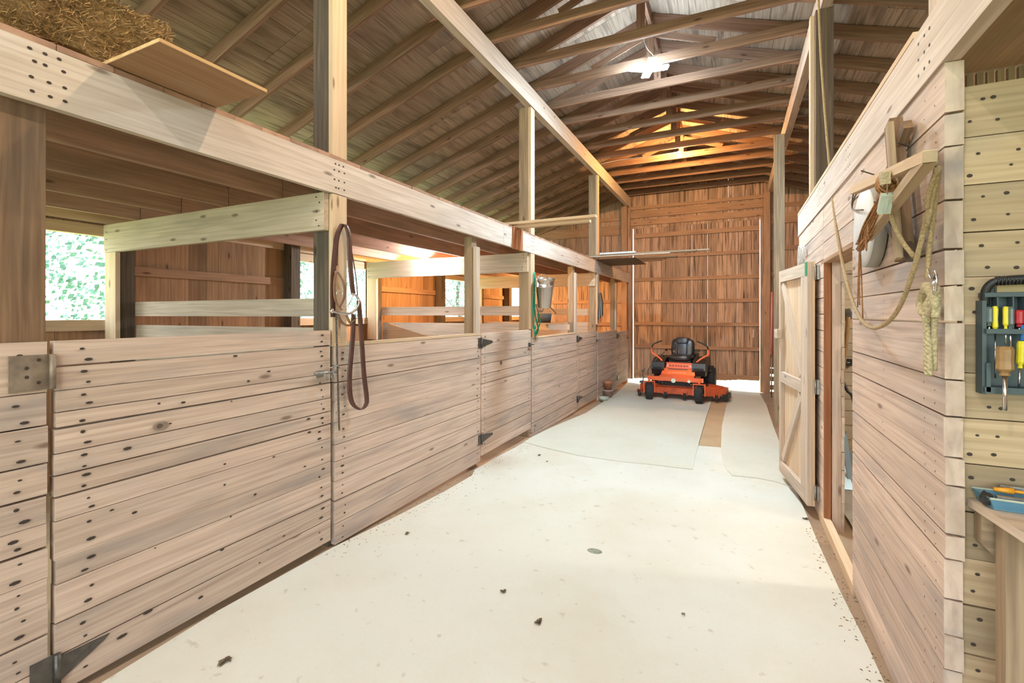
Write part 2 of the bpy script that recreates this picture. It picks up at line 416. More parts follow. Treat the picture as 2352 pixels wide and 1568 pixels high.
# ---- outer left wall: vertical boards with window openings
WINS = [(-2.4, -.95), (1.05, 2.50), (4.52, 5.97), (8.02, 9.47), (11.15, 12.40)]
WZ0, WZ1 = 1.55, 2.34
mb = MB(); y = Y0
while y < YE:
    wd = R.uniform(.13, .20); y2 = min(y + wd, YE)
    cuts = None
    for a, b in WINS:
        if y < a < y2: y2 = a
        if y < b < y2: y2 = b
    inside = any(a - 1e-4 <= y and y2 <= b + 1e-4 for a, b in WINS)
    g = R.uniform(.001, .005)
    if inside:
        mb.box((XO - .022, y, -.32), (XO, y2 - g, WZ0 - .02), axis=2); mb.box((XO - .022, y, WZ1 + .02), (XO, y2 - g, 3.10), axis=2)
    else: mb.box((XO - .022, y, -.32), (XO, y2 - g, 3.10), axis=2)
    y = y2
struct(mb.build('wall_left', 'outer', loc=(XO, 4, 0)))
for i, (a, b) in enumerate(WINS):
    mb = MB()
    mb.box((XO - .03, a - .05, WZ0 - .10), (XO + .05, b + .05, WZ0)); mb.box((XO - .03, a - .05, WZ1), (XO + .05, b + .05, WZ1 + .10))
    mb.box((XO - .03, a - .05, WZ0), (XO + .03, a, WZ1)); mb.box((XO - .03, b, WZ0), (XO + .03, b + .05, WZ1))
    struct(mb.build('window_%d' % (i + 1), 'new'))
# girts on the inside of the left wall
for (a, b) in ((-.9, 1.0), (2.55, 4.47), (6.02, 7.97), (9.52, 11.1)):
    mb = MB(); mb.box((XO, a, 1.99), (XO + .04, b, 2.08))
    struct(mb.build('trim_1', 'girt'))
mb = MB()
for z in (.5, 1.1): mb.box((XO, Y0, z), (XO + .04, YE, z + .09))
struct(mb.build('trim_2', 'girt'))
mb = MB(); mb.box((XO - .03, Y0, 3.06), (XO + .05, YE, 3.15)); struct(mb.build('trim_3', 'girt'))
# right outer wall
mb = MB(); y = Y0
while y < YE:
    y2 = min(y + R.uniform(.14, .2), YE); mb.box((XE, y, -.32), (XE + .022, y2 - .003, 3.45), axis=2); y = y2
struct(mb.build('wall_right', 'outer', loc=(XE, 4, 0)))

# ---- end wall (far gable)
def gz(x): return rz(x) + .15
DX0, DX1 = -2.42, .56
def vboards(mb, xa, xb, z0f, z1f, yy, th=.022, wmin=.085, wmax=.14, gap=(.0, .0006), leak=.04):
    x = xa
    while x < xb - .01:
        wd = R.uniform(wmin, wmax); x2 = min(x + wd, xb); g = R.uniform(*gap)
        if R.random() < leak: g += R.uniform(.001, .0025)
        zt = z1f(x) if callable(z1f) else z1f; zb = z0f(x) if callable(z0f) else z0f
        mb.frame((x, yy, zb), (0, 0, zt - zb), (x2 - g - x, 0, 0), (0, th, 0)); x = x2
mb = MB()
vboards(mb, XO, DX0, lambda x: -.10 if x > -3.6 else -.35, gz, YE)
vboards(mb, DX0, DX1 + .02, 3.86, gz, YE - .002)
vboards(mb, DX1 + .001, DX1 + .2, -.35, gz, YE); vboards(mb, DX1 + .2, XE, lambda x: .35 if x < .95 else -.35, gz, YE)
for k, z in enumerate((-.33, -.17, .03, .20)): mb.box((DX1 + .2, YE, z), (1.0, YE + .02, z + .115 + .02 * (k == 3)))
struct(mb.build('wall_back', 'endb', loc=(0, YE, 0)))
mb = MB()
yy = YE - .04
for z, h in ((4.35, .09), (4.13, .20), (3.93, .16)): mb.box((DX0 - .05, yy, z), (DX1 + .1, YE, z + h * .92))
for z, h in ((4.1, .10), (3.72, .25), (3.1, .10), (2.5, .09), (1.9, .09), (1.3, .09), (.7, .09)):
    mb.box((XO, yy, z), (DX0 - .25, YE, z + h)); mb.box((DX1 + .22, yy, z), (XE, YE, z + h))
struct(mb.build('trim_4', 'girt'))
# big door
d = thing('door_1', (-.9, YE, 0), '', '')
for k in ('label', 'category'): del d[k]
d['kind'] = 'structure'
mb = MB(); vboards(mb, DX0 + .02, DX1, lambda x: -.09 + (x - DX0) * .045 + .015 * math.sin(x * 5), 3.88, YE + .005, leak=.10, gap=(0, .0006))
mb.build('door_boards', 'endb', parent=d)
for z, h in ((3.60, .11), (3.06, .08), (2.47, .085), (1.90, .085), (1.32, .085), (.73, .085), (.03, .11)):
    mb = MB(); mb.box((DX0 + .04, YE - .035, z), (DX1 - .02, YE + .004, z + h)); mb.build('door_rail', 'girt', parent=d)
mb = MB(); mb.box((DX1 - .16, YE - .05, 1.05), (DX1 - .13, YE - .03, 1.25)); mb.build('door_handle', 'new', parent=d)

# ================================================================== POSTS
def post(lo, hi, mat, label, group=None, nails=None, name='timber_post'):
    t = None
    mb = MB(); mb.box(lo, hi, jit=.003, axis=2)
    return tag(mb.build(name, [mat, 'nail']), label, 'post', group)
PB = [2.40, 5.90, 9.35]
for i, y in enumerate(PB):
    lab = ['tall square post rising past the loft beam, hung with the leather bridle',
           'tall square post beside the steel bucket, carrying the roof beam',
           'tall square post behind the plank stack, with a dark rein hung on it'][i]
    t = thing('timber_post', (XL - .11, y + .07, -.1), lab, 'post')
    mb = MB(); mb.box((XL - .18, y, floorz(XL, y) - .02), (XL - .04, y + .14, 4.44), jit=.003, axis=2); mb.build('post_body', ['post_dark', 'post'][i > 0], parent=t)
    mb = MB(); mb.box((XL - .041, y + .005, 1.4 if i else 1.38), (XL - .003, y + .135, 2.435)); mb.box((XL - .041, y + .005, 2.70), (XL - .003, y + .135, 4.43)) ; mb.build('facing_board', 'new', parent=t)
post((XL - .145, .78, -.05), (XL - .045, .925, 2.438), 'post_brown', 'wide brown post at the left edge, in front of the stall window')
for y, lab in ((4.38, 'thin post in the stall front just left of the second gate'), (7.88, 'thin post in the stall front left of the third gate'), (11.0, 'thin warm-lit post in the stall front nearest the far wall')):
    t = thing('stall_post', (XL - .09, y + .05, floorz(XL, y)), lab, 'post')
    mb = MB(); mb.box((XL - .14, y, floorz(XL, y) - .02), (XL - .045, y + .10, 2.438), axis=2); mb.build('post_body', 'post', parent=t)
    mb = MB(); mb.box((XL - .04, y + .02, 1.2), (XL - .002, y + .10, 2.33), axis=2); mb.build('stop_board', 'board_pale', parent=t)
post((XL - .18, YE - .2, -.25), (XL - .04, YE - .05, 4.44), 'girt', 'dark brown post against the far wall, left of the big door')
post((DX1 + .06, YE - .2, -.3), (DX1 + .2, YE - .05, 4.44), 'girt', 'dark brown post against the far wall, right of the big door')
post((.575, 8.5, floorz(.6, 8.6) - .02), (.72, 8.64, 4.44), 'post', 'square post standing in the aisle between mower and plank door')
t = thing('timber_post', (.74, 5.27, -.1), 'tall dark post beside the hanging rope, behind the whitish beam', 'post')
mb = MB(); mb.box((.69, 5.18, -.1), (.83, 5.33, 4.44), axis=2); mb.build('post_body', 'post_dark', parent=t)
mb = MB(); mb.box((.655, 5.25, 2.7), (.689, 5.33, 4.43), axis=2); mb.build('facing_board', 'new', parent=t)
post((.692, 2.24, 2.45), (.745, 2.38, 4.44), 'board_pale', 'short pale post section above the whitish beam at upper right')
# poles on the outer side of the stalls
for i, y in enumerate((.93, 4.35, 7.86, 10.98)):
    post((XO + .06, y, -.2), (XO + .20, y + .14, 3.05), 'post_dark', 'dark pole at the outer stall wall beside a window opening', 'outer wall poles beside the windows')

# ================================================================== BEAMS AND LOFT
def nails(mb, pts, n, r=.006, al=(0, 1, 0), el=1.3):
    for p in pts: mb.disc(V(p) + V(n) * .0012, n, r, 1, along=al, el=el)
mb = MB()
mb.frame((XL - .041, Y0, 2.44), (0, 5.06 + 4, 0), (.041, 0, 0), (0, 0, .235))
mb.frame((XL - .041, 5.065, 2.44), (0, YE - .06 - 5.065, 0), (.041, 0, 0), (0, 0, .235))
for y in PB + [-1.05, .85, 7.9]:
    for dy in (.02, .06, .11):
        nails(mb, [(XL, y + dy + R.uniform(-.012, .012), z) for z in (2.48, 2.535, 2.60, 2.645)], (1, 0, 0), .0065)
o = tag(mb.build('loft_beam', ['beam', 'nail']), 'long pale beam along the stall fronts, carrying the hay loft', 'beam')
mb = MB()
mb.frame((XR - .01, Y0 + .5, 2.447), (0, 5.97 - Y0 - .5, 0), (.05, 0, 0), (0, 0, .222))
for y in (2.15, 3.42, 4.5, 5.2):
    for dy in (0, .05, .11): nails(mb, [(XR - .01, y + dy, z) for z in (2.50, 2.56, 2.62)], (-1, 0, 0), .006)
tag(mb.build('header_beam', ['beam', 'nail']), 'large whitish beam running along the top of the right-hand plank wall', 'beam')
mb = MB(); mb.frame((XR - .012, 2.32, 2.670), (0, 3.64, 0), (.045, 0, 0), (0, 0, .028), jit=.004)
tag(mb.build('ledger_strip', 'new'), 'thin splintered board lying on top of the right-hand whitish beam', 'board')
for x0, lab in ((XL - .06, 'high roof beam above the stalls, running down the left of the aisle'), (.745, 'high roof beam above the right side of the aisle')):
    mb = MB(); mb.frame((x0 - .02, Y0, 4.44), (0, YE - .05 - Y0, 0), (.09, 0, 0), (0, 0, .25))
    tag(mb.build('roof_beam', 'beam' if x0 < 0 else 'board'), lab, 'beam')
# joists
JX = [-2.99, -3.60, -4.21, -4.82]
for bi, (a, b) in enumerate(((-1.0, 2.38), (2.385, 5.88), (5.885, 9.33), (9.335, 12.5))):
    for ji, x in enumerate(JX):
        mb = MB(); mb.box((x - .02, a, 2.443), (x + .02, b, 2.673))
        tag(mb.build('floor_joist', 'joist'), ['brown loft joist over the nearest stall, by the wide left post', 'brown loft joist over the stall behind the bridle post', 'brown loft joist over the stall behind the bucket', 'brown loft joist over the farthest stall'][bi], 'joist', ['loft joists over the first stall', 'loft joists over the second stall', 'loft joists over the third stall', 'loft joists over the fourth stall'][bi])
mb = MB(); mb.box((XO + .01, Y0, 2.46), (XO + .055, YE - .06, 2.673)); tag(mb.build('rim_joist', 'new'), 'pale rim joist above the stall windows along the outer wall', 'joist')
mb = MB(); y = Y0
while y < YE - .06:
    y2 = min(y + R.uniform(.17, .215), YE - .06)
    mb.frame((XO + .01, y, 2.676), (XL - .002 + R.uniform(-.008, .004) - XO - .01, 0, 0), (0, y2 - y - .003, 0), (0, 0, .026)); y = y2
struct(mb.build('loft_floor', 'joist', loc=(-4, 4, 2.676)))
mb = MB()
mb.box((XR + .108, -3.4, 2.672), (XE - .02, 5.96, 2.69)); struct(mb.build('ceiling', 'yellow', loc=(2, 2, 2.67)))

# roof trusses
ties_lab = {}
for k in range(-3, 15):
    y = 3.53 + .64 * k
    if y < 4.4: lab, grp = 'dim brown roof truss above the bridle end of the aisle', 'roof trusses over the near end'
    elif y < 8.0: lab, grp = 'roof truss near the cross-shaped white lamp, lit grey-white from beside', 'roof trusses around the white lamp'
    else: lab, grp = 'roof truss glowing orange around the far warm bulb', 'roof trusses around the far bulb'
    t = thing('roof_truss', (XRG, y, 4.70), lab, 'truss', grp)
    for s_ in (-1, 1):
        xe = -5.75 if s_ < 0 else 4.3
        p0 = V((XRG - s_ * -.0, y, rz(XRG) + .075)); p1 = V((xe, y, rz(xe) + .075))
        mb = MB(); mb.beam(p1, p0, .038, .142, jit=.003); mb.build('rafter', 'rafter', parent=t)
    mb = MB(); mb.box((-2.62, y - .058, 4.705), (.80, y - .021, 4.82), jit=.003); mb.build('tie', 'rafter', parent=t)
    mb = MB(); mb.box((XRG - .045, y - .0585, 4.82), (XRG + .045, y - .021, rz(XRG) + .02), axis=2); mb.build('king_post', 'rafter', parent=t)
    if k % 2 == 0:
        mb = MB(); mb.beam((XRG - .75, y - .03, 4.84), (XRG - .05, y - .03, 5.10), .018, .08); mb.build('web_brace', 'rafter', parent=t)
        mb = MB(); mb.beam((XRG + .75, y - .03, 4.84), (XRG + .05, y - .03, 5.10), .018, .08); mb.build('web_brace', 'rafter', parent=t)
mb = MB(); mb.box((XRG - .02, Y0, rz(XRG) - .01), (XRG + .02, YE, rz(XRG) + .15)); tag(mb.build('ridge_board', 'rafter'), 'dark ridge board along the peak of the roof', 'beam')
mb = MB()
for k in range(-7, 15):
    y = 3.53 + .64 * k; mb.box((XO - .04, y + .03, 3.15), (XO + .0, y + .065, rz(XO) + .02), axis=2)
struct(mb.build('trim_5', 'rafter'))

# ================================================================== STALL FRONTS AND GATES
def hboards(mb, ya, yb, seams, x0, x1, bot=None, jit=.002, nl=(), face=1, gap=.004, zt=None):
    """horizontal planks between seam heights (descending)"""
    for i in range(len(seams) - 1):
        zt_, zb_ = seams[i], seams[i + 1]
        g = gap * R.uniform(.5, 1.7) + (.004 if R.random() < .12 else 0)
        e0, e1 = ya + R.uniform(0, .006), yb - R.uniform(0, .006)
        mb.frame((x0, e0, zb_ + g), (0, e1 - e0, 0), (x1 - x0, 0, 0), (0, 0, zt_ - zb_ - g), jit=jit)
        xf = (x1 if face > 0 else x0) + face * .0045
        for yn in nl:
            for q in range(2 if zt_ - zb_ > .07 else 1):
                zz = zb_ + (zt_ - zb_) * (.28 + .44 * q + R.uniform(-.08, .08))
                mb.disc((xf, yn + R.uniform(-.018, .018), zz), (face, 0, 0), R.uniform(.004, .0075), 1, along=(0, 1, 0), el=R.uniform(1.2, 2.6))
def rseams(z0, z1, a=.10, b=.165):
    s = [z0]
    while s[-1] - z1 > b + .02: s.append(s[-1] - R.uniform(a, b))
    s.append(z1); return s
def strap_hinge(parent, y, z, direc, L=.26, x=XL):
    mb = MB(); mb.box((x - .001, y - .07 * direc if direc > 0 else y, z - .055), (x + .006, y if direc > 0 else y + .07, z + .055))
    mb.tube([(x + .01, y, z - .06), (x + .01, y, z + .06)], .009)
    mb.prism([(x, y + direc * .01, z - .045), (x, y + direc * .01, z + .045), (x, y + direc * L, z + .012), (x, y + direc * L, z - .012)], (1, 0, 0), .006)
    for q in (.1, .4, .75): mb.disc((x + .0072, y + direc * L * q, z), (1, 0, 0), .006, 1)
    return mb.build('strap_hinge', ['dark_steel', 'nail'], parent=parent)

G1 = [1.49, 1.383, 1.286, 1.195, 1.128, 1.027, .937, .848, .753, .594, .495, .333, .20, .05]
t = thing('plank_stall_wall', (XL - .02, -1, 0), 'plank stall wall at the far left edge of the picture, left of the first gate', 'stall wall')
mb = MB(); hboards(mb, Y0 + 1, .915, [1.49, 1.285, 1.15, 1.0, .87, .76, .66, .54, .44, .31, .18, .0], XL - .04, XL, nl=(.83, .2)); mb.build('planks', ['board', 'nail'], parent=t)
mb = MB(); mb.box((XL, .80, 1.30), (XL + .005, .915, 1.44)); mb.tube([(XL + .012, .925, 1.30), (XL + .012, .925, 1.44)], .011)
for zz, yy_ in ((1.33, .885), (1.355, .85), (1.39, .85), (1.42, .885)): mb.disc((XL + .0065, yy_, zz), (1, 0, 0), .007, 1)
mb.build('butt_hinge', ['rusty_steel', 'nail'], parent=t)
g = thing('stall_gate', (XL - .02, 1.66, .03), 'first stall gate, nearest the camera, long plank gate left of the bridle post', 'gate')
mb = MB(); hboards(mb, .935, 2.385, G1, XL - .04, XL, nl=(1.04, 2.30))
mb.disc((XL + .0048, 1.325, 1.064), (1, 0, 0), .020, 3, along=(0, 1, 0), el=1.8, k=14); mb.disc((XL + .0056, 1.32, 1.064), (1, 0, 0), .011, 2, along=(0, 1, 0), el=1.3, k=12)
for _ in range(26): 
    mb.disc((XL + .005, R.uniform(1.1, 2.2), R.uniform(.1, 1.45)), (1, 0, 0), R.uniform(.003, .008), 1, along=(0, 1, 0), el=R.uniform(1.3, 3))
mb.build('planks', ['board', 'nail', 'knot', 'knot_halo'], parent=g)
mb = MB(); mb.prism([(XL, .95, .20), (XL, .95, .10), (XL, 1.10, .175), (XL, 1.12, .192)], (1, 0, 0), .006); mb.box((XL, .86, .09), (XL + .006, .93, .22)); mb.tube([(XL + .012, .94, .08), (XL + .012, .94, .22)], .012)
mb.build('strap_hinge', ['dark_steel', 'nail'], parent=g)
mb = MB(); mb.box((XL, 2.26, 1.18), (XL + .012, 2.31, 1.225)); mb.tube([(XL + .03, 2.22, 1.215), (XL + .03, 2.40, 1.205)], .009)
mb.tube(smooth([(XL + .03, 2.30, 1.21), (XL + .04, 2.31, 1.18), (XL + .03, 2.33, 1.165)]), .007); mb.tube([(XL + .045 + .016 * math.cos(a), 2.36, 1.185 + .02 * math.sin(a)) for a in [i * PI / 5 for i in range(10)]], .004, closed=True)
mb.build('sliding_bolt', 'steel', parent=g)

def gate(ya, yb, zt, zb0, zb1, lab, knot=None):
    g = thing('stall_gate', (XL - .02, (ya + yb) / 2, zb1), lab, 'gate')
    mb = MB(); hboards(mb, ya, yb, rseams(zt, (zb0 + zb1) / 2), XL - .04, XL, nl=(ya + .07, yb - .07))
    if knot: mb.disc((XL + .0055, *knot), (1, 0, 0), .028, 2, along=(0, 1, 0), k=14)
    mb.build('planks', ['board', 'nail', 'knot'], parent=g)
    strap_hinge(g, ya - .005, zt - .10, 1); strap_hinge(g, ya - .005, (zb0 + zb1) / 2 + .19, 1)
    mb = MB(); mb.box((XL, yb - .10, zt - .22), (XL + .012, yb - .04, zt - .17)); mb.tube([(XL + .03, yb - .13, zt - .19), (XL + .03, yb + .03, zt - .20)], .008)
    mb.build('sliding_bolt', 'dark_steel', parent=g)
    return g
gate(4.51, 5.90, 1.39, .05, .05, 'second stall gate with one dark round knot, left of the steel bucket', (4.98, 1.03))  # single dark knot disc set on the gate planks
gate(8.02, 9.34, 1.27, -.08, -.08, 'third stall gate, the narrow one just left of the clay pots')
gate(11.12, 12.36, 1.19, -.09, -.09, 'last stall gate, beside the far wall door')
def front(ya, yb, zt, zb, lab):
    t = thing('plank_stall_wall', (XL - .02, (ya + yb) / 2, zb), lab, 'stall wall')
    mb = MB(); hboards(mb, ya, yb, rseams(zt - .02, zb), XL - .04, XL, nl=(ya + .08, yb - .07)); mb.build('planks', ['board', 'nail'], parent=t)
    mb = MB(); mb.box((XL - .042, ya, zt - .018), (XL + .004, yb, zt + .004)); mb.build('top_cap', 'new', parent=t)
front(2.42, 4.49, 1.395, .0, 'plank stall wall right of the bridle post, behind the hanging strap')
front(5.93, 8.0, 1.285, -.10, 'plank stall wall right of the steel bucket')
front(9.37, 11.1, 1.23, -.16, 'plank stall wall behind the stacked clay pots')

# ---- partitions
names = ['between the first two stalls', 'behind the white bulb', 'between the two farthest stalls']
for i, y in enumerate(PB):
    mb = MB(); mb.box((XO + .10, y - .042, 2.18), (XL - .035, y - .002, 2.438))
    nails(mb, [(XL - .09 + R.uniform(-.03, .03), y - .042, z) for z in (2.21, 2.25, 2.31, 2.37, 2.41)] + [(XO + .15, y - .042, z) for z in (2.2, 2.3, 2.37)], (0, -1, 0), .006, al=(1, 0, 0))
    tag(mb.build('partition_header', ['board_pale', 'nail']), 'pale header board across the stall, ' + names[i], 'beam')
    t = thing('partition_post', (XO + .2, y, 0), 'pale-faced post at the outer end of the header ' + names[i], 'post')
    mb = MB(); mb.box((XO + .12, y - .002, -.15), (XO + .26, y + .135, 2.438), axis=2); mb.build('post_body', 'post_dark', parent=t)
    mb = MB(); mb.box((XO + .12, y - .040, 1.2), (XO + .30, y - .003, 2.178), axis=2); mb.build('facing_board', 'new', parent=t)
    mb = MB(); mb.box((XO + .26, y + .138, 1.585), (XL - .14, y + .175, 1.72))
    tag(mb.build('partition_rail', 'board_pale'), 'pale rail across the stall opening ' + names[i], 'rail')
    t = thing('stall_partition', ((XO + XL) / 2, y + .09, 0), 'plank partition wall, whitish top board, ' + names[i], 'stall wall')
    mb = MB()
    for a, b in zip(rseams(1.50 - .04 * i, -.2)[:-1], rseams(1.50 - .04 * i, -.2)[1:]): pass
    ss = rseams(1.50 - .03 * i, -.2, .14, .2)
    for a, b in zip(ss[:-1], ss[1:]):
        mb.frame((XO + .27, y + .14, b + .004), (XL - .19 - XO - .27, 0, 0), (0, .036, 0), (0, 0, a - b - .004), jit=.002)
    mb.build('planks', 'board_pale', parent=t)
mb = MB(); mb.beam((-3.9, 9.45, 2.10), (-3.45, 9.45, 1.62), .03, .09, up=(0, 1, 0)); tag(mb.build('knee_brace', 'new'), 'diagonal brace in the farthest lit stall', 'brace')
# slanted board in second stall
mb = MB(); mb.prism([(-5.05, 6.0, 1.46), (-5.05, 6.0, 1.1), (-3.6, 6.0, 1.1)], (0, 1, 0), .02); tag(mb.build('corner_board', 'ply'), 'triangular orange-brown board against the second partition', 'board')

# ================================================================== RIGHT WALL (tack room)
def wallseams(top, cuts, bot): return [top] + cuts + [bot]
RS = [2.445, 2.27, 2.16, 1.98, 1.816, 1.694, 1.569, 1.38, 1.255, 1.118, 1.025, .86, .775, .64, .52, .40, .27, .14, .02, -.04]
mb = MB()
def rboards(ya, yb, seams, nl, mat=0):
    for i in range(len(seams) - 1):
        a, b = seams[i], seams[i + 1]; g = R.uniform(.003, .009)
        y0_ = ya + (R.uniform(-.012, .012) if ya < 2.1 else 0)
        mb.frame((XR, y0_, b + g), (0, yb - y0_, 0), (.05, 0, 0), (0, 0, a - b - g), jit=.0025)
        for yn in nl:
            for q in range(2):
                mb.disc((XR - .004, yn + R.uniform(-.012, .012), b + (a - b) * (.3 + .4 * q + R.uniform(-.06, .06))), (-1, 0, 0), R.uniform(.003, .0045), 1, along=(0, 1, 0))
rboards(2.056, 3.41, RS, (2.12, 2.22, 2.75, 3.33))
rboards(3.41, 4.42, [2.445, 2.28, 2.16, 2.03], (3.5, 4.3))
rboards(4.42, 5.965, [2.445, 2.28, 2.16, 2.03, 1.89, 1.73, 1.6, 1.47, 1.3, 1.17, 1.03, .88, .75, .6, .45, .33, .2, .08, -.1], (4.5, 5.85))
# stall-face boards turning the corner
ss = [2.362, 2.19, 2.03, 1.872, 1.72, 1.566, 1.403, 1.252, 1.10, .937, .782, .625, .463, .31, .15, -.02]
struct(mb.build('wall_right', ['board', 'nail'], loc=(XR, 3, 0)))
mb = MB()
for a, b in zip(ss[:-1], ss[1:]):
    g = R.uniform(.003, .006)
    mb.frame((XR + .053, 2.075, b + g), (XE - XR - .06, 0, 0), (0, .04, 0), (0, 0, a - b - g), jit=.002)
    for xn in [R.choice((.73, .745, .76)), R.choice((.79, .83)), R.choice((.92, 1.5))][:R.randint(2, 3)]:
        for q in range(2): mb.disc((xn + R.uniform(-.02, .02), 2.0725, b + (a - b) * (.28 + .44 * q + R.uniform(-.08, .08))), (0, -1, 0), R.uniform(.004, .0065), 1, along=(1, 0, 0), el=1.3)
struct(mb.build('wall_front', ['yellow', 'nail'], loc=(2, 2.07, 0)))
mb = MB(); vx = .70
while vx < 3: mb.box((vx, 2.76, 2.44), (vx + .022, 2.78, 2.668), axis=2); vx += .034
struct(mb.build('trim_6', 'post', loc=(1.5, 2.76, 2.4)))
# room far wall
mb = MB()
s2 = [2.66, 2.5, 2.36, 2.2, 2.05, 1.9, 1.75, 1.62, 1.45, 1.3, 1.16, 1.0, .86, .72, .6, .45, .3, .15, -.02, -.2]
for a, b in zip(s2[:-1], s2[1:]): mb.frame((XR + .055, 5.90, b + .006), (XE - XR - .06, 0, 0), (0, .04, 0), (0, 0, a - b - .006), jit=.002)
struct(mb.build('wall_back', 'room', loc=(2, 5.9, 0)))
# jamb of the doorway
t = thing('door_2', (XR + .1, 4.42, 0), '', '')
for k in ('label', 'category'): del t[k]
t['kind'] = 'structure'
mb = MB(); mb.box((XR + .001, 4.395, -.1), (XR + .046, 4.418, 2.03), axis=2); mb.build('jamb', 'redwood', parent=t)
mb = MB(); mb.box((XR + .052, 4.375, -.1), (XR + .108, 4.54, 2.03), axis=2); mb.build('jamb', 'board', parent=t)
mb = MB(); zz = -.1
while zz < 1.95:
    h = R.uniform(.10, .19); mb.box((XR + .110, 4.37 + R.uniform(-.012, .012), zz), (XR + .130, 4.50, zz + h - .004), axis=1); zz += h
mb.build('jamb_blocks', 'board_pale', parent=t)
mb = MB(); mb.box((XR - .002, 3.40, 2.005), (XR + .16, 4.54, 2.03)); mb.build('head_board', 'girt', parent=t)
mb = MB(); mb.box((XR + .01, 2.06, -.10), (XR + .05, 4.62, -.045)); mb.box((XR - .005, 3.38, -.115), (XR + .045, 4.62, .0)); mb.build('sill', 'new', parent=t)
# room floor of white gravel
mb = MB(); 
n = 26
for i in range(n):
    for j in range(n):
        xa, xb = XR + .20 + i * .1, XR + .20 + (i + 1) * .1; ya, yb = 2.12 + j * .145, 2.12 + (j + 1) * .145
        zf = lambda x, y: floorz(x, y) + .012 + .012 * mnoise.noise(V((x * 9, y * 9, 1)))
        mb.face([(xa, ya, zf(xa, ya)), (xb, ya, zf(xb, ya)), (xb, yb, zf(xb, yb)), (xa, yb, zf(xa, yb))], smooth=True)
o = mb.build('gravel_bed', 'gravel', loc=(2, 4, 0)); stuff(o); tag(o, 'pale gravel on the ground inside the open doorway', 'gravel')
# ---- the open plank door
HA = V((XR - .03, 4.62, 0)); HB = V((.475, 5.56, 0)); dirv = (HB - HA).normalized(); LW = (HB - HA).length
nv = V((-dirv.y, dirv.x, 0))
if nv.x > 0: nv = -nv
def LP(s_, z, n_=0): return HA + dirv * s_ + nv * n_ + V((0, 0, z))
lz0, lz1 = .0, 2.04
leaf = thing('plank_door', HA, 'open plank door with diagonal braces and a green-painted corner, right of the aisle', 'door')
mb = MB(); s_ = 0
while s_ < LW - .01:
    e = min(s_ + R.uniform(.09, .13), LW); mb.frame(LP(s_, lz0), V((0, 0, lz1 - lz0)), dirv * (e - s_ - .003), nv * .02); s_ = e
mb.build('door_boards', 'new', parent=leaf)
def lb(a, b, wd, nm='frame_board', mat='board_pale', n0=.021, th=.035):
    mb = MB(); p0, p1 = LP(a[0], a[1], n0 + th / 2), LP(b[0], b[1], n0 + th / 2); mb.beam(p0, p1, th, wd, up=nv.cross(p1 - p0)) ; return mb.build(nm, mat, parent=leaf)
def lbox(s0, z0, s1, z1, nm='stile', mat='board_pale', n0=.021, th=.035):
    mb = MB(); A = dirv * (s1 - s0); C = V((0, 0, z1 - z0))
    if abs(s1 - s0) > abs(z1 - z0): mb.frame(LP(s0, z0, n0), A, nv * th, C)
    else: mb.frame(LP(s0, z0, n0), C, A, nv * th)
    return mb.build(nm, mat, parent=leaf)
lbox(0, lz0, .10, lz1); lbox(.102, lz0 + .1, .19, lz1 - .115); lbox(LW - .05, lz0, LW, lz1)
lbox(.0, lz1 - .115, .06, lz1, 'green_corner', 'greenpaint', n0=.0565, th=.003)
lbox(.102, lz1 - .112, LW - .052, lz1, 'top_rail'); lbox(.102, lz0, LW - .052, lz0 + .11, 'bottom_rail'); lbox(.192, .92, LW - .052, 1.02, 'middle_rail')
def brace(a, b, wd=.085):
    mb = MB(); p0, p1 = LP(a[0], a[1], .032), LP(b[0], b[1], .032); A = p1 - p0; B = nv.cross(A).normalized()
    mb.frame(p0 - B * wd / 2 - nv * .011, A, B * wd, nv * .028); mb.build('diagonal_brace', 'board_pale', parent=leaf)
brace((LW - .09, 1.90), (.24, 1.06)); brace((LW - .09, .15), (.24, .88))
lbox(LW - .10, 1.36, LW + .02, 1.45, 'latch_block', 'board_pale', n0=.057, th=.04)
mb = MB()
for z in (.12, 1.0, 1.95):
    mb.box((XR - .02, 4.585, z - .06), (XR - .002, 4.615, z + .06)); mb.tube([(XR - .03, 4.60, z - .06), (XR - .03, 4.60, z + .06)], .008)
mb.build('door_hinges', 'steel', parent=leaf)
# coil of grey wire over the door
mb = MB()
for k in range(9):
    r_ = .085 + .006 * R.random(); c = V((XR - .07 + .012 * k * .5, 5.35 + .02 * R.random(), 2.17))
    mb.tube([c + V((R.uniform(-.004, .004), r_ * math.cos(a) * .6, r_ * 1.1 * math.sin(a))) for a in [i * PI / 9 for i in range(18)]], .0035, 5, closed=True)
tag(mb.build('wire_coil', 'white'), 'coil of pale wire hung above the open plank door', 'wire')

# ================================================================== FLOOR MATS
def fmat(pts, name, mat, lab, dz, th=.006, curl=None):
    P = [onF(*p) for p in pts]
    bm = MB(); zt = [V((p.x, p.y, floorz(p.x, p.y) + dz + th)) for p in P]
    k = len(zt); b = len(bm.v); bm.v += zt + [p - V((0, 0, th + .002)) for p in zt]
    bm.f.append(tuple(b + i for i in range(k))); bm.u.append([(0, 0)] * k); bm.m.append(0); bm.sm.append(False)
    for i in range(k):
        j = (i + 1) % k; bm.f.append((b + j, b + i, b + k + i, b + k + j)); bm.u.append([(0, 0)] * 4); bm.m.append(0); bm.sm.append(False)
    return tag(bm.build(name, mat), lab, 'mat')
near = [(185, 1600), (500, 1405), (765, 1258), (900, 1192), (1020, 1130), (1084, 1093), (1090, 1080), (1130, 1056), (1180, 1030), (1225, 1004), (1330, 962), (1420, 930),
        (1500, 960), (1605, 1022), (1660, 1028), (1740, 1050), (1815, 1100), (1845, 1165), (1880, 1250), (1930, 1360), (1990, 1480), (2045, 1600), (2200, 1980), (-900, 2300)]
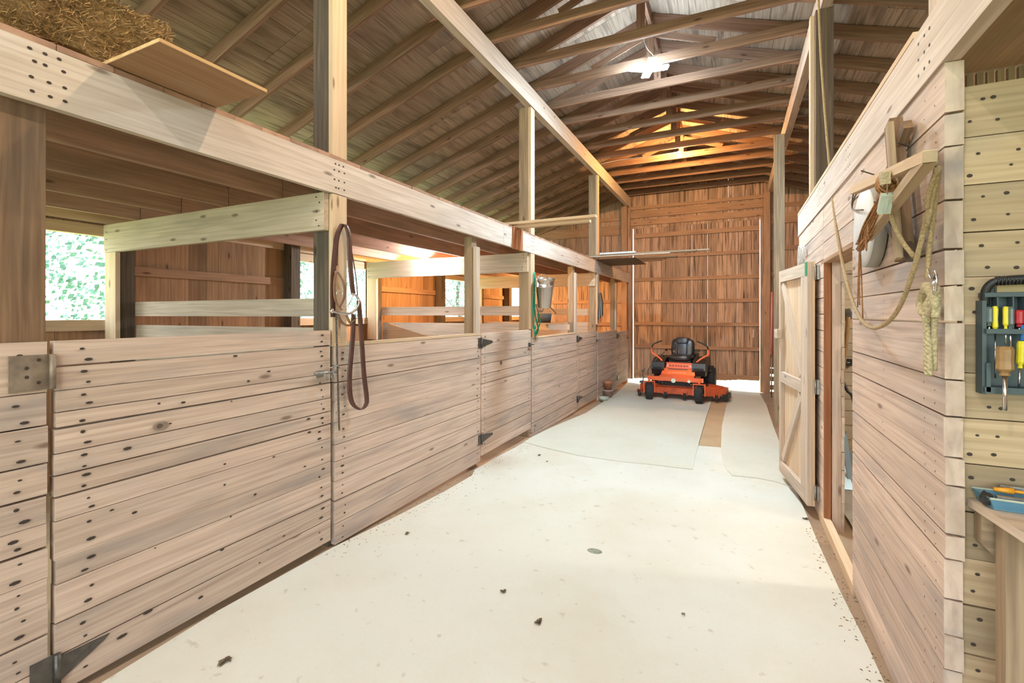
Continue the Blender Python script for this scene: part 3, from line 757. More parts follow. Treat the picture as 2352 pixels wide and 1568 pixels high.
fmat(near, 'floor_mat', 'mat', 'huge cream mat covering the foreground of the aisle floor', 0)
fmat([(1203, 1017), (1260, 1032), (1330, 1048), (1420, 1061), (1500, 1069), (1591, 1080), (1597, 1050), (1605, 1020), (1622, 960), (1636, 918), (1640, 885), (1470, 872), (1442, 878), (1415, 905), (1345, 950), (1262, 985), (1222, 1005)], 'floor_mat', 'mat2', 'pale grey mat in mid-aisle, the one the orange mower stands on', .008)
fmat([(1668, 1080), (1682, 1094), (1740, 1100), (1780, 1108), (1822, 1122), (1808, 1080), (1795, 1030), (1778, 985), (1760, 930), (1744, 903), (1682, 897), (1668, 935), (1658, 980), (1656, 1030), (1660, 1065)], 'floor_mat', 'mat2', 'greyish mat at the right of the aisle, in front of the plank door', .008)
fmat([(1605, 1024), (1657, 1028), (1658, 980), (1668, 935), (1682, 897), (1642, 890), (1636, 920), (1622, 962)], 'floor_mat', 'dirtmat', 'narrow brown dirty strip between the two grey mats', .0075, .002)
# ================================================================== LAMPS
def emis(name, key, area):
    P, c = LAMP[key]; return flat(name, (.9, .9, .9), .4, emit=c, estr=P / (PI * area))
def bulb(name, c, key, lab, r=.035, neck=(0, 0, 1), grp=None):
    c = V(c); neck = V(neck)
    t = thing(name, c, lab, 'lamp', grp)
    mb = MB(); mb.ball(c, r, seg=14, rings=8); mb.build('glass_bulb', emis(name + '_glow_' + key, key, 4 * PI * r * r), parent=t)
    mb = MB(); mb.lathe([(r * .6, r * .9), (r * .65, r * 1.9), (r * .8, r * 2.0), (r * .8, r * 2.6)], c, neck, 14); mb.build('lamp_socket', 'white', parent=t)
    return t
C1 = V((XRG, 5.95, 4.62))
t = thing('work_lamp', C1, 'glaring bluish-white lamp with four glowing lobes hanging under the ridge', 'lamp')
LA = .095 * .19
for a in range(4):
    an = a * PI / 2 + .35; dv = V((math.cos(an), math.sin(an), 0)); sd = V((-dv.y, dv.x, 0)); ln = (dv + V((0, 0, .12))).normalized(); nn = sd.cross(ln).normalized()
    if nn.z > 0: nn = -nn
    o = C1 + dv * .045 - sd * .0475 - V((0, 0, .01))
    mb = MB(); mb.frame(o - nn * .001, ln * .19, sd * .095, -nn * .016); mb.build('lobe_housing', 'white', parent=t)
    mb = MB(); mb.frame(o + nn * .001, ln * .19, sd * .095, nn * .006); mb.build('glowing_lobe', emis('work_lamp_glow', 'white', 4 * LA * 1.15), parent=t)
mb = MB(); mb.ball(C1 - V((0, 0, .03)), .04, seg=14, rings=8); mb.build('glowing_centre', emis('work_lamp_centre_glow', 'white', 4 * LA * 1.6), parent=t)
mb = MB(); mb.lathe([(.03, -.02), (.035, .02), (.02, .08)], C1 + V((0, .03, .03)), (0, .3, 1), 12); mb.build('lamp_socket', 'white', parent=t)
mb = MB(); mb.tube(smooth([C1 + V((0, .04, .08)), C1 + V((.05, .02, .16)), C1 + V((-.02, 0, .26)), C1 + V((-.06, 0, .42)), C1 + V((-.03, 0, .65))]), .005, 6); mb.build('lamp_cord', 'cord', parent=t)
t = bulb('ceiling_bulb', (XRG, 9.5, 4.64), 'warm', 'small orange-glowing bulb under the far roof trusses')
mb = MB(); mb.tube(smooth([(XRG, 9.5, 4.72), (XRG - .02, 9.48, 4.85), (XRG - .05, 9.45, 4.95)]), .005, 6); mb.build('lamp_cord', 'cord', parent=t)
mb = MB(); mb.tube(smooth([(XRG, 9.46, 4.70), (-1.5, 9.44, 4.685), (-2.1, 9.44, 4.69), (-2.45, 9.42, 4.66)]), .006, 6); tag(mb.build('power_cable', 'cord'), 'pale cable strung left from the far warm bulb', 'cable')
bulb('ceiling_bulb', (XRG, 2.3, 4.62), 'near', 'warm bulb on the ridge line above the near end of the aisle')
bulb('ceiling_bulb', (XRG, -1.2, 4.62), 'back_fill', 'unseen fill bulb added on the ridge line behind the viewpoint')  # added out of view as fill for the foreground
t = bulb('stall_bulb', (-4.02, 5.80, 2.385), 'stall', 'white bulb in a socket on the second stall header', neck=(.15, .55, 0.1))
bulb('stall_bulb', (-4.21, 6.5, 2.345), 'stall_warm', 'warm bulb lighting the third stall orange')
bulb('stall_bulb', (-4.21, 11.0, 2.345), 'stall_warm', 'warm bulb lighting the farthest stall orange')
bulb('room_bulb', (2.3, 3.9, 2.45), 'room', 'bulb lighting the room behind the right-hand wall')
#__PART2__
# ================================================================== THINGS IN THE LOFT
mb = MB(); H0, H1 = V((-3.1, .35, 2.732)), V((-2.58, 1.42, 3.03))
nx = 14
def hp(p):
    n = mnoise.noise_vector(p * 6) * .035; return p + n
def gridface(O, A, B, na, nb):
    ids = [[0] * (nb + 1) for _ in range(na + 1)]
    for i in range(na + 1):
        for j in range(nb + 1): ids[i][j] = len(mb.v); mb.v.append(hp(O + A * (i / na) + B * (j / nb)))
    for i in range(na):
        for j in range(nb): mb.f.append((ids[i][j], ids[i + 1][j], ids[i + 1][j + 1], ids[i][j + 1])); mb.u.append([(0, 0)] * 4); mb.m.append(0); mb.sm.append(False)
D = H1 - H0
gridface(V((H1.x, H0.y, H0.z)), V((0, D.y, 0)), V((0, 0, D.z)), 20, 8)
gridface(V((H0.x, H0.y, H0.z)), V((0, 0, D.z)), V((0, D.y, 0)), 8, 20)
gridface(V((H0.x, H1.y, H0.z)), V((0, 0, D.z)), V((D.x, 0, 0)), 8, 12)
gridface(V((H0.x, H0.y, H0.z)), V((D.x, 0, 0)), V((0, 0, D.z)), 12, 8)
gridface(V((H0.x, H0.y, H1.z)), V((0, D.y, 0)), V((D.x, 0, 0)), 20, 12)
gridface(V((H0.x, H0.y, H0.z)), V((D.x, 0, 0)), V((0, D.y, 0)), 12, 20)
for _ in range(5200):
    side = R.random()
    if side < .62: p = V((H1.x + .01, R.uniform(H0.y, H1.y), R.uniform(H0.z - .01, H1.z)))
    elif side < .8: p = V((R.uniform(H0.x, H1.x), H1.y + .01, R.uniform(H0.z, H1.z)))
    else: p = V((R.uniform(H0.x, H1.x), R.uniform(H0.y, H1.y), H1.z + .005))
    p = hp(p); a = V((R.uniform(-.35, .45), R.uniform(-1, 1), R.uniform(-1, .8))).normalized() * R.uniform(.015, .05)
    q = a.cross(V((R.random(), R.random(), R.random()))).normalized() * .0013
    mb.face([p - a * .5 - q, p - a * .5 + q, p + a * .5 + q, p + a * .5 - q], mat=1 if R.random() < .45 else 0)
tag(mb.build('hay_bale', ['hay', flat('pale_straw', (.46, .30, .12), .8)]), 'bale of golden-brown straw on the loft edge at upper left', 'hay bale')
mb = MB(); mb.frame((-3.3, 1.115, 2.707), (0, .487, 0), (1.19, 0, 0), (0, 0, .003), 0); 
mb.frame((-3.3, 1.115, 2.710), (0, .487, 0), (1.19, 0, 0), (0, 0, .014), 1)
tag(mb.build('plywood_sheet', ['ply', 'plyedge']), 'plywood sheet overhanging the loft edge beside the straw bale', 'plywood')
for i, (y0, x1, z) in enumerate(((5.36, -1.46, 2.735), (5.46, -1.56, 2.705))):
    mb = MB(); mb.box((-3.6, y0, z), (x1, y0 + .085, z + .032)); tag(mb.build('loose_plank', 'new'), ['longer, upper of the two yellow planks jutting out past the second roof post', 'shorter, lower of the two yellow planks jutting out past the second roof post'][i], 'plank')
mb = MB(); mb.box((XL, 5.30, 2.42), (XL + .022, 5.40, 2.70), axis=2); tag(mb.build('wood_cleat', 'redwood'), 'left of two red-brown cleats nailed across the loft beam', 'cleat')
mb = MB(); mb.box((XL, 5.47, 2.42), (XL + .022, 5.58, 2.69), axis=2); tag(mb.build('wood_cleat', 'redwood'), 'right of two red-brown cleats nailed across the loft beam', 'cleat')
for i in range(2):
    mb = MB(); mb.box((XL - .10 - i * .07, 4.1 + i * .15, 2.704), (XL - .05 - i * .07, 5.30, 2.722 + .012 * i)); tag(mb.build('metal_strip', 'bluemetal'), ['nearer shiny strip lying on the loft edge left of the yellow planks', 'farther shiny strip lying on the loft edge behind the other'][i], 'metal strip')
SP = [(9.20, -1.08, 2.745, .10, 'board_pale'), (9.32, -.62, 2.775, .12, 'post'), (9.46, -.42, 2.80, .10, 'board_pale'), (9.58, -1.0, 2.72, .16, 'post'), (9.78, -1.25, 2.715, .15, 'joist'), (9.98, -1.35, 2.712, .15, 'post')]
labs = ['nearest plank of the stack jutting over the aisle by the far bulb', 'thick plank second in the stack jutting over the aisle', 'longest plank in the stack jutting over the aisle, reaching farthest right', 'low wide grey plank under the long ones in the jutting stack', 'wide dark plank behind the long ones in the jutting stack', 'rearmost short plank of the jutting stack']
for (y0, x1, z, wd, mt), lb_ in zip(SP, labs):
    mb = MB(); mb.box((-3.9, y0, z), (x1, y0 + wd, z + .025)); tag(mb.build('loose_plank', mt), lb_, 'plank', 'stack of planks on the loft edge')
mb = MB(); mb.box((-2.42, 9.21, 2.79), (-1.72, 9.27, 2.825)); tag(mb.build('white_strip', 'white'), 'short white board lying on the jutting plank stack', 'board')
mb = MB(); mb.box((-2.6, 9.3, 2.70), (-1.75, 10.6, 2.712)); tag(mb.build('plywood_sheet', 'post_dark'), 'dark sheet under the jutting plank stack at the loft end', 'plywood')

# ================================================================== BRIDLE, CHAIN, BUCKET
XB = XL + .018
def bx(px, py, dx=0): return onX(px, py, XB + dx)
t = thing('bridle', bx(790, 740), 'brown leather bridle with curved metal bit and long looped rein on post', 'bridle')
wy = V((.006, .024, 0)); wz = V((.03, .01, 0))
mb = MB(); mb.strap(smooth([bx(765, 728), bx(764, 660), bx(768, 590), bx(775, 540), bx(786, 515)]), V((.0, .042, 0)), .005); mb.build('crown_strap', 'leather', parent=t)
mb = MB(); mb.strap(smooth([bx(786, 515), bx(795, 519, .01), bx(802, 545, .02), bx(804, 600, .02), bx(808, 650, .03), bx(812, 678, .03)]), V((.008, .036, .0)), .006); mb.build('cheek_strap', 'leather', parent=t)
mb = MB(); mb.strap(smooth([bx(780, 518), bx(775, 560), bx(773, 610)]), V((.0, .018, 0)), .004); mb.strap(smooth([bx(800, 535, .01), bx(810, 590, .02), bx(818, 640, .03), bx(823, 700, .035)]), V((.005, .006, 0)), .005); mb.build('thin_strap', 'leather', parent=t)
mb = MB(); mb.strap(smooth([bx(772, 622, .012), bx(768, 655, .012), bx(771, 690, .012), bx(785, 712, .015)]), V((0, .022, 0)), .004); mb.strap(smooth([bx(775, 622, .012), bx(789, 650, .012), bx(791, 680, .014), bx(780, 705, .014)]), V((0, .02, 0)), .004); mb.build('cheek_piece', 'leather_tan', parent=t)
def ring(mb, c, r, n, tr, k=18, mat=0, sy=1):
    n = V(n).normalized(); a = n.orthogonal().normalized(); b = n.cross(a)
    mb.tube([V(c) + a * math.cos(i * 2 * PI / k) * r + b * math.sin(i * 2 * PI / k) * r * sy for i in range(k)], tr, 6, closed=True, mat=mat)
mb = MB(); ring(mb, bx(780, 674, .025), .020, (1, -.6, 0), .0028); mb.build('metal_ring', 'chrome', parent=t)
mb = MB(); mb.tube(smooth([bx(762, 714, .01), bx(778, 718, .03), bx(798, 721, .05), bx(814, 714, .06), bx(823, 700, .055), bx(824, 687, .045), bx(816, 677, .04), bx(808, 675, .035)]), .0085, 8); mb.tube([bx(762, 709, .01), bx(762, 719, .01)], .012, 8); mb.tube(smooth([bx(812, 676, .03), bx(800, 700, .02), bx(790, 702, .02)]), .004, 6); mb.build('bit', 'chrome', parent=t)
mb = MB(); mb.strap(smooth([bx(824, 690, .04), bx(828, 740, .04), bx(832, 800, .04), bx(836, 860, .04), bx(842, 910, .04), bx(841, 928, .04), bx(830, 940, .035), bx(812, 930, .03), bx(804, 905, .03), bx(803, 860, .03), bx(808, 800, .03), bx(811, 760, .03), bx(812, 720, .03)]), V((.008, .036, 0)), .005); mb.build('rein', 'leather', parent=t)
mb = MB(); mb.strap(smooth([bx(775, 722, .02), bx(785, 740, .02), bx(800, 746, .03), bx(812, 735, .03)]), V((.01, .014, .01)), .004); mb.strap(smooth([bx(795, 720, .02), bx(804, 740, .03), bx(820, 730, .03)]), V((.01, .012, .01)), .004); mb.build('curb_strap', 'leather_tan', parent=t)
mb = MB(); c0, c1 = bx(772, 725, .012), bx(779, 985, .012)
n = 46
for i in range(n):
    c = c0.lerp(c1, i / (n - 1)); ax = V((1, 0, 0)) if i % 2 else V((0, 1, 0)); sd = ax.cross(V((0, 0, 1)))
    mb.tube([c + V((0, 0, math.sin(a) * .0115)) + sd * math.cos(a) * .006 for a in [k * PI / 4 for k in range(8)]], .0030, 5, closed=True)
tag(mb.build('chain', 'dark_steel'), 'rusty chain hanging straight down from the bridle along the post', 'chain')
mb = MB(); 
for px in (765, 771): pass
mb.tube(smooth([bx(756, 846, .0), bx(766, 842, .02), bx(776, 840, .02)]), .004, 6); mb.tube([bx(774, 838, .02), bx(780, 845, .02)], .005, 6)
tag(mb.build('latch_hook', 'steel'), 'small metal hook linking the first gate bolt to the post', 'hook')

# steel bucket
bc = onX(1250, 706, XL + .13); bt = onX(1252, 640, XL + .17)
ax = (bt - bc).normalized()
t = thing('steel_bucket', bc, 'shiny steel bucket hung on the post by the second gate', 'bucket')
h = (bt - bc).length
mb = MB(); mb.lathe([(.0, .0), (.088, 0), (.095, .01), (.12, h * .72), (.128, h * .73), (.128, h * .76), (.122, h * .78), (.135, h), (.139, h + .004), (.132, h), (.118, h * .75), (.09, .015), (0, .012)], bc, ax, 28); mb.build('bucket_body', 'chrome', parent=t)
mb = MB(); sx = ax.cross(V((.9, -.4, 0))).normalized(); up = V((0, 0, 1))
mb.tube([bc + ax * (h * .9) + sx * .137 * math.cos(a) + (up * .85 + V((-.3, 0, 0))) * .12 * math.sin(a) for a in [i * PI / 14 for i in range(15)]], .003, 6); mb.build('bail_handle', 'steel', parent=t)
mb = MB()
mb.tube(smooth([onX(1228, 625, XL + .02), onX(1227, 680, XL + .02), onX(1229, 720, XL + .03), onX(1236, 755, XL + .03), onX(1229, 772, XL + .02)]), .012, 8)
mb.tube(smooth([onX(1226, 655, XL + .03), onX(1224, 700, XL + .03), onX(1226, 745, XL + .03), onX(1230, 780, XL + .03)]), .009, 8)
mb.tube(smooth([onX(1231, 700, XL + .02), onX(1238, 725, XL + .04), onX(1240, 742, XL + .04), onX(1230, 765, XL + .03)]), .010, 8)
mb.ball(onX(1229, 752, XL + .03), .022, sc3=(.8, .8, 1.2))
tag(mb.build('green_rope', 'green'), 'green rope hanging down the post beside the steel bucket', 'rope')
mb = MB()
for k, (r_, dx) in enumerate(((.055, .0), (.05, .012), (.043, .02))): ring(mb, onX(1240 + k * 2, 706, XL + .06 + dx), r_, (1, -.5 + .2 * k, 0), .006, sy=1.3)
tag(mb.build('cord_loops', 'terracotta_old'), 'loops of pinkish cord hanging just below the steel bucket', 'cord')
bc = onY(1250, 741, 7.6); mb = MB(); mb.lathe([(0, 0), (.11, 0), (.13, .16), (.125, .16), (.105, .01), (0, .01)], bc, seg=18); mb.tube([bc + V((.0, .02, .1)), bc + V((-.02, .1, .12))], .01)
# (hangs on a rail in the third stall)
tag(mb.build('feed_bucket', 'greyrubber'), 'dark rubber feed bucket inside the third stall', 'bucket')
mb = MB(); mb.box((XO + .01, 7.73, 1.33), (-2.56, 7.77, 1.43)); tag(mb.build('feed_rail', 'board_pale'), 'rail behind the dark feed bucket in the third stall', 'rail')
mb = MB()
for k in range(5):
    o_ = k * .011; mb.strap(smooth([onX(1376 + k, 672, XL + .02 + o_), onX(1378 + k * 1.5, 695, XL + .03 + o_), onX(1376 + k * 2, 715, XL + .03 + o_), onX(1374 + k * 2.5, 733 - k * 2, XL + .03 + o_)]), V((.008, .045, 0)), .006, mat=k % 2)
tag(mb.build('hanging_reins', ['cloth', 'cloth2']), 'dark and grey straps hanging on the third tall post', 'straps')

# pots
pc = onF(1397, 913); pc.x = max(pc.x, XL + .02)
mb = MB(); mb.lathe([(0, 0), (.07, 0), (.098, .13), (.112, .135), (.115, .175), (.10, .18), (.09, .14), (0, .1)], pc, seg=22); tag(mb.build('clay_pot', 'terracotta_old'), 'chalky clay pot at the bottom of the stack by the third gate', 'flowerpot')
mb = MB(); mb.lathe([(0, 0), (.068, 0), (.09, .12), (.104, .125), (.106, .165), (.092, .17), (.08, .14), (0, .1)], pc + V((0, 0, .182)), seg=22); tag(mb.build('clay_pot', 'terracotta'), 'bright orange clay pot on top of the chalky one', 'flowerpot')
mb = MB(); mb.lathe([(0, 0), (.055, 0), (.10, .085), (.094, .088), (.05, .01), (0, .01)], onF(1387, 921), seg=22); tag(mb.build('clay_bowl', 'glaze'), 'small pale bowl on the floor in front of the clay pots', 'bowl')

# ================================================================== MOWER
mx, my = -1.12, 10.02
mo = V((mx, my, floorz(mx, my) + .02)); XF = Matrix.Translation(mo) @ Matrix.Rotation(math.radians(-3), 4, 'Z')
mw = thing('riding_mower', mo, 'orange zero-turn riding mower with black seat, parked facing the camera', 'mower')
def mp(mb, name, mat, par=None): return mb.build(name, mat, parent=par or mw, xf=XF)
# deck
mb = MB(); dz0, dz1 = .10, .235
out = [(-.76, .50), (-.74, .34), (-.62, .24), (-.2, .22), (.2, .22), (.60, .24), (.72, .30), (.95, .42), (.98, .75), (.80, .95), (.55, 1.10), (-.5, 1.10), (-.72, .95), (-.77, .7)]
mb.prism([(x, y, dz0) for x, y in out], (0, 0, 1), dz1 - dz0); 
mb.prism([(x * .9, .62 + (y - .62) * .8, dz1) for x, y in out], (0, 0, 1), .025)
mp(mb, 'mower_deck', 'orange_dull')
mb = MB(); mb.prism([(.80, .36, .05), (.99, .42, .03), (1.03, .75, .03), (.85, .9, .05)], (0, 0, 1), .10); mp(mb, 'discharge_chute', 'black')
for x in (-.72, -.18, .20, .80):
    mb = MB(); mb.lathe([(.0, 0), (.045, 0), (.062, .012), (.065, .03), (.062, .048), (.045, .06), (0, .06)], (x - .03, .17 if abs(x) < .6 else .22, .075), (1, 0, 0), 16)
    w_ = mp(mb, 'deck_roller', 'rubber')
    mb = MB(); mb.box((x - .05, .17, .09), (x - .035, .30, .15)); mb.box((x + .035, .17, .09), (x + .05, .30, .15)); mp(mb, 'roller_bracket', 'orange_dull')
# pulleys and spindles on deck
mb = MB()
for x in (-.5, 0, .5): mb.lathe([(0, 0), (.11, 0), (.11, .03), (.05, .035), (.05, .08), (0, .085)], (x, .6, dz1 + .02), seg=18)
for x in (-.28, -.20, .22, .30): mb.ball((x, .28, .30), .018)
mb.box((-.36, .3, .26), (.36, .5, .36)); mp(mb, 'deck_pulleys', 'black')
mb = MB(); 
for x in (-.26, -.19, .24, .31): mb.ball((x, .265, .31), .016)
mp(mb, 'shiny_bolts', 'chrome')
# frame
mb = MB(); mb.box((-.52, .06, .385), (.56, .15, .465)); mp(mb, 'front_axle', 'orange')
mb = MB(); mb.box((-.30, .15, .36), (-.22, 1.6, .44)); mb.box((.22, .15, .36), (.30, 1.6, .44)); mp(mb, 'frame_rail', 'orange_dull')
for x, st in ((-.47, .28), (.50, -.05)):
    cw = V((x, -.02, .165))
    R2 = Matrix.Translation(cw) @ Matrix.Rotation(st, 4, 'Z')
    mb = MB(); mb.lathe([(.08, -.075), (.135, -.075), (.158, -.055), (.165, -.02), (.165, .02), (.158, .055), (.135, .075), (.08, .075)], (0, 0, 0), (1, 0, 0), 30)
    mb.lathe([(.08, .075), (.08, -.075)], (0, 0, 0), (1, 0, 0), 30)
    for k in range(30):
        a = k * PI / 15; mb.box((-.06, math.cos(a) * .161 - .006, math.sin(a) * .161 - .006), (.06, math.cos(a) * .161 + .006, math.sin(a) * .161 + .006))
    mb.v = [R2 @ p for p in mb.v]; wh = mp(mb, 'caster_wheel', 'rubber')
    mb = MB(); mb.lathe([(.0, -.05), (.03, -.06), (.075, -.03), (.082, -.075), (.085, -.07), (.085, .07), (.082, .075), (.075, .03), (.03, .06), (0, .05)], (0, 0, 0), (1, 0, 0), 22)
    mb.v = [R2 @ p for p in mb.v]; mp(mb, 'wheel_hub', 'orange', wh)
    mb = MB(); mb.box((-.115, -.03, .19), (.115, .03, .205)); mb.box((-.115, -.028, -.03), (-.10, .028, .19)); mb.box((.10, -.028, -.03), (.115, .028, .19)); mb.tube([(0, 0, .2), (0, 0, .27)], .025, 10); mb.tube([(-.12, 0, 0), (.12, 0, 0)], .012, 8)
    mb.v = [R2 @ p for p in mb.v]; mp(mb, 'caster_fork', 'orange')
# foot deck and front panel
mb = MB(); mb.prism([(-.31, .14, .455), (.38, .14, .455), (.36, .40, .47), (-.30, .40, .47)], (0, 0, 1), .012)
mb.prism([(-.31, .40, .47), (.37, .40, .47), (.35, .50, .575), (-.29, .50, .575)], V((0, -.7, .7)), .012)
mb.box((-.31, .485, .565), (.37, .56, .60)); mp(mb, 'foot_plate', 'orange')
mb = MB(); mb.prism([(-.24, .56, .60), (.29, .56, .60), (.27, .60, .70), (-.22, .60, .70)], V((0, -1, .3)), .012); mb.box((-.24, .58, .695), (.29, .66, .715)); mp(mb, 'seat_front_panel', 'orange')
mb = MB(); mb.prism([(-.18, .478, .577), (.22, .478, .577), (.22, .488, .600), (-.18, .488, .600)], V((0, -1, .1)), .004, 0)
mb.box((-.15, .480, .566), (.21, .4845, .596), 0)
for k in range(7):
    mb.box((-.17 + k * .058, .562 - .008, .635), (-.13 + k * .058, .566, .643), 0); mb.box((-.17 + k * .058, .562 - .005, .66), (-.135 + k * .058 * (1), .575, .667), 0)
    mb.box((-.17 + k * .058 + (k % 2) * .02, .56 - .006, .64), (-.160 + k * .058 + (k % 2) * .02, .572, .665), 0)
for x in (-.215, .25): mb.box((x, .552, .63), (x + .035, .575, .675), 1)
for k in range(9): mb.box((-.16 + k * .038, .42 + .01 * (k % 2), .500), (-.135 + k * .038, .445, .525), 1)
mp(mb, 'decal_lettering', ['mower_decal', 'decal_pale'])
mb = MB(); mb.lathe([(0, 0), (.035, .004), (.045, .02)], (0.0, .06, .40), (0, -1, 0), 14); mp(mb, 'headlight', 'lens')
mb = MB(); mb.lathe([(0, 0), (.022, .004), (.03, .02)], (.30, .06, .40), (0, -1, 0), 14); mp(mb, 'headlight', 'lens')
# tanks / fenders
for s_ in (-1, 1):
    mb = MB(); x0, x1 = (.30, .56) if s_ > 0 else (-.52, -.26)
    prof = [(.50, .46), (.44, .58), (.50, .72), (.75, .80), (1.2, .82), (1.5, .78), (1.55, .5), (1.4, .44)]
    mb.prism([(x0, y, z) for y, z in prof], (1, 0, 0), x1 - x0); mb.box((x0 + .03, .425, .60), (x1 - .03, .44, .63)); mp(mb, 'fuel_tank', 'black')
    xc = s_ * .50 + .04
    mb = MB(); mb.lathe([(.12, -.14), (.25, -.14), (.29, -.10), (.30, 0), (.29, .10), (.25, .14), (.12, .14)], (xc, 1.35, .30), (1, 0, 0), 32)
    for k in range(26):
        a = k * 2 * PI / 26; c_ = V((xc, 1.35 + math.cos(a) * .297, .30 + math.sin(a) * .297)); mb.box(c_ - V((.1, .012, .012)), c_ + V((.1, .012, .012)))
    wh = mp(mb, 'rear_wheel', 'rubber')
    mb = MB(); mb.lathe([(0, -.1), (.12, -.1), (.13, -.02), (.13, .1), (0, .1)], (xc, 1.35, .30), (1, 0, 0), 20); mp(mb, 'wheel_hub', 'orange', wh)
    xb = s_ * .30 + .03
    pts = [(xb, .56, .66), (xb + s_ * .07, .60, .76), (xb + s_ * .17, .62, .84), (xb + s_ * .265, .62, .90), (xb + s_ * .285, .62, .965), (xb + s_ * .275, .60, 1.02)]
    mb = MB(); mb.tube(smooth(pts), .019, 10); lv = mp(mb, 'control_lever', 'orange')
    mb = MB(); mb.tube(smooth([(xb + s_ * .275, .60, 1.02), (xb + s_ * .25, .59, 1.08), (xb + s_ * .20, .60, 1.12), (xb + s_ * .06, .62, 1.18)]), .016, 10); mp(mb, 'lever_grip', 'black', lv)
    mb = MB(); mb.tube([(xb, .56, .60), (xb, .56, .68)], .025, 8); mb.box((xb - .03, .6, .60), (xb + .03, .9, .68)); mb.ball((xb + s_ * .05, .66, .84), .025); mb.tube([(xb + s_ * .05, .66, .70), (xb + s_ * .05, .66, .84)], .008); mp(mb, 'lever_pivot', 'black')
    mb = MB(); mb.box((s_ * .30 + .02 - .03, .95, .93), (s_ * .30 + .02 + .05 * s_, 1.2, .965)); mb.tube([(s_ * .3 + .02, 1.2, .95), (s_ * .2 + .02, 1.22, .95)], .012); mp(mb, 'armrest', 'black')
# seat
st = MB()
def cushion(mb, c, sx, sy, sz, rot, mat=0):
    b = len(mb.v); mb.ball((0, 0, 0), 1, mat, 20, 12)
    for i in range(b, len(mb.v)):
        p = mb.v[i]; q = V([math.copysign(abs(a) ** .5, a) for a in p]); q = V((q.x * sx, q.y * sy, q.z * sz)); mb.v[i] = V(c) + rot @ q
RX = Matrix.Rotation(math.radians(-14), 3, 'X')
mb = MB(); cushion(mb, (.02, .92, .80), .26, .25, .075, Matrix.Identity(3)); mb.box((-.2, .72, .715), (.24, 1.15, .76)); mp(mb, 'seat_cushion', 'vinyl')
mb = MB(); cushion(mb, (.02, 1.16, 1.00), .25, .06, .21, RX); cushion(mb, (.02, 1.19, 1.14), .16, .06, .09, RX); mp(mb, 'seat_back', 'vinyl')
mb = MB(); cushion(mb, (.02, 1.115, .97), .115, .045, .15, RX); cushion(mb, (.02, 1.15, 1.15), .12, .05, .065, RX); mp(mb, 'seat_padding', flat('blue_black_vinyl', (.04, .055, .085), .3))
mb = MB()
for s_ in (-1, 1): mb.tube(smooth([(.02 + s_ * .12, 1.05, .82), (.02 + s_ * .125, 1.07, .92), (.02 + s_ * .115, 1.10, 1.05), (.02 + s_ * .17, 1.12, 1.12)]), .004, 5)
mp(mb, 'seat_piping', 'cloth2')
# engine
mb = MB(); mb.box((-.24, 1.38, .45), (.28, 1.85, .85)); mb.lathe([(0, 0), (.17, 0), (.18, .1), (.12, .14), (0, .14)], (.02, 1.6, .85), seg=22); mb.tube([(-.3, 1.8, .5), (.3, 1.8, .5)], .05, 12); mp(mb, 'engine', 'black')
mb = MB(); mb.tube(smooth([(-.58, .45, .25), (-.60, .47, .50), (-.55, .50, .62), (-.42, .62, .80), (-.30, .75, .92)]), .010, 8); mp(mb, 'lift_rod', 'dark_steel')
mb = MB(); mb.tube([(-.72, .5, .25), (-.70, .5, .40)], .012); mb.box((-.78, .45, .25), (-.62, .6, .29)); mb.prism([(-.76, .5, .50), (-.70, .5, .47), (-.66, .5, .58)], (0, 1, 0), .01); mb.tube([(-.72, .5, .40), (-.71, .5, .5)], .006); mp(mb, 'deck_linkage', 'dark_steel')

# ================================================================== ON THE RIGHT-HAND PLANK WALL
def rx(px, py, X=.60): return onX(px, py, X)
t = thing('round_lid', rx(1996, 518, .62), 'round white lid-like disc hung on the plank wall behind crossed sticks', 'lid')
c = V((.575, 2.86, 2.03))
mb = MB(); mb.lathe([(0, 0), (.185, 0), (.195, .008), (.195, .014)], c, (1, 0, 0), 40); mb.build('disc_face', 'white', parent=t)
mb = MB(); mb.lathe([(.196, .012), (.199, .058), (.190, .06), (.190, .012)], c, (1, 0, 0), 40); mb.build('rim', 'cloth2', parent=t)
t = thing('stick_rack', rx(2060, 440), 'rack of crossed wooden sticks nailed high on the right plank wall', 'rack')
def stick(a, b, w_, h_, mat, nm='stick'):
    mb = MB(); mb.beam(a, b, w_, h_, up=(1, 0, 0)); return mb.build(nm, mat, parent=t)
stick(rx(2052, 282, .60), rx(2078, 594, .60), .075, .045, 'post_brown', 'upright')
mb = MB(); mb.beam(rx(2043, 284, .56), rx(2064, 594, .56), .035, .02, up=(1, 0, 0)); mb.build('upright_face', 'post', parent=t)
stick(rx(2085, 285, .61), rx(1992, 545, .61), .04, .03, 'post_brown')
stick(rx(1992, 440, .60), rx(2098, 590, .60), .04, .03, 'post_dark')
stick(rx(1962, 437, .50), rx(2136, 358, .50), .034, .034, 'new')
stick(rx(1992, 545, .53), rx(2136, 362, .50), .034, .034, 'yellow')
stick(rx(2128, 358, .62), rx(2136, 359, .48), .03, .03, 'yellow', 'peg')
mb = MB()
for a, b in (((1978, 392), (2010, 402)), ((2062, 328), (2088, 336)), ((2110, 372), (2156, 384)), ((2145, 640), (2150, 622))):
    mb.tube([rx(*a, .56), rx(*b, .63)], .003, 5)
mb.build('long_nail', 'nail', parent=t)
mb = MB()
for k in range(9): mb.tube([rx(2020, 398 + k * 3.2, .475), rx(2044, 394 + k * 3.2, .475)], .0035, 5)
mb.build('wound_string', 'rope_pale', parent=t)
mb = MB()
tops = rx(2040, 430, .50); bots = rx(1975, 562, .52)
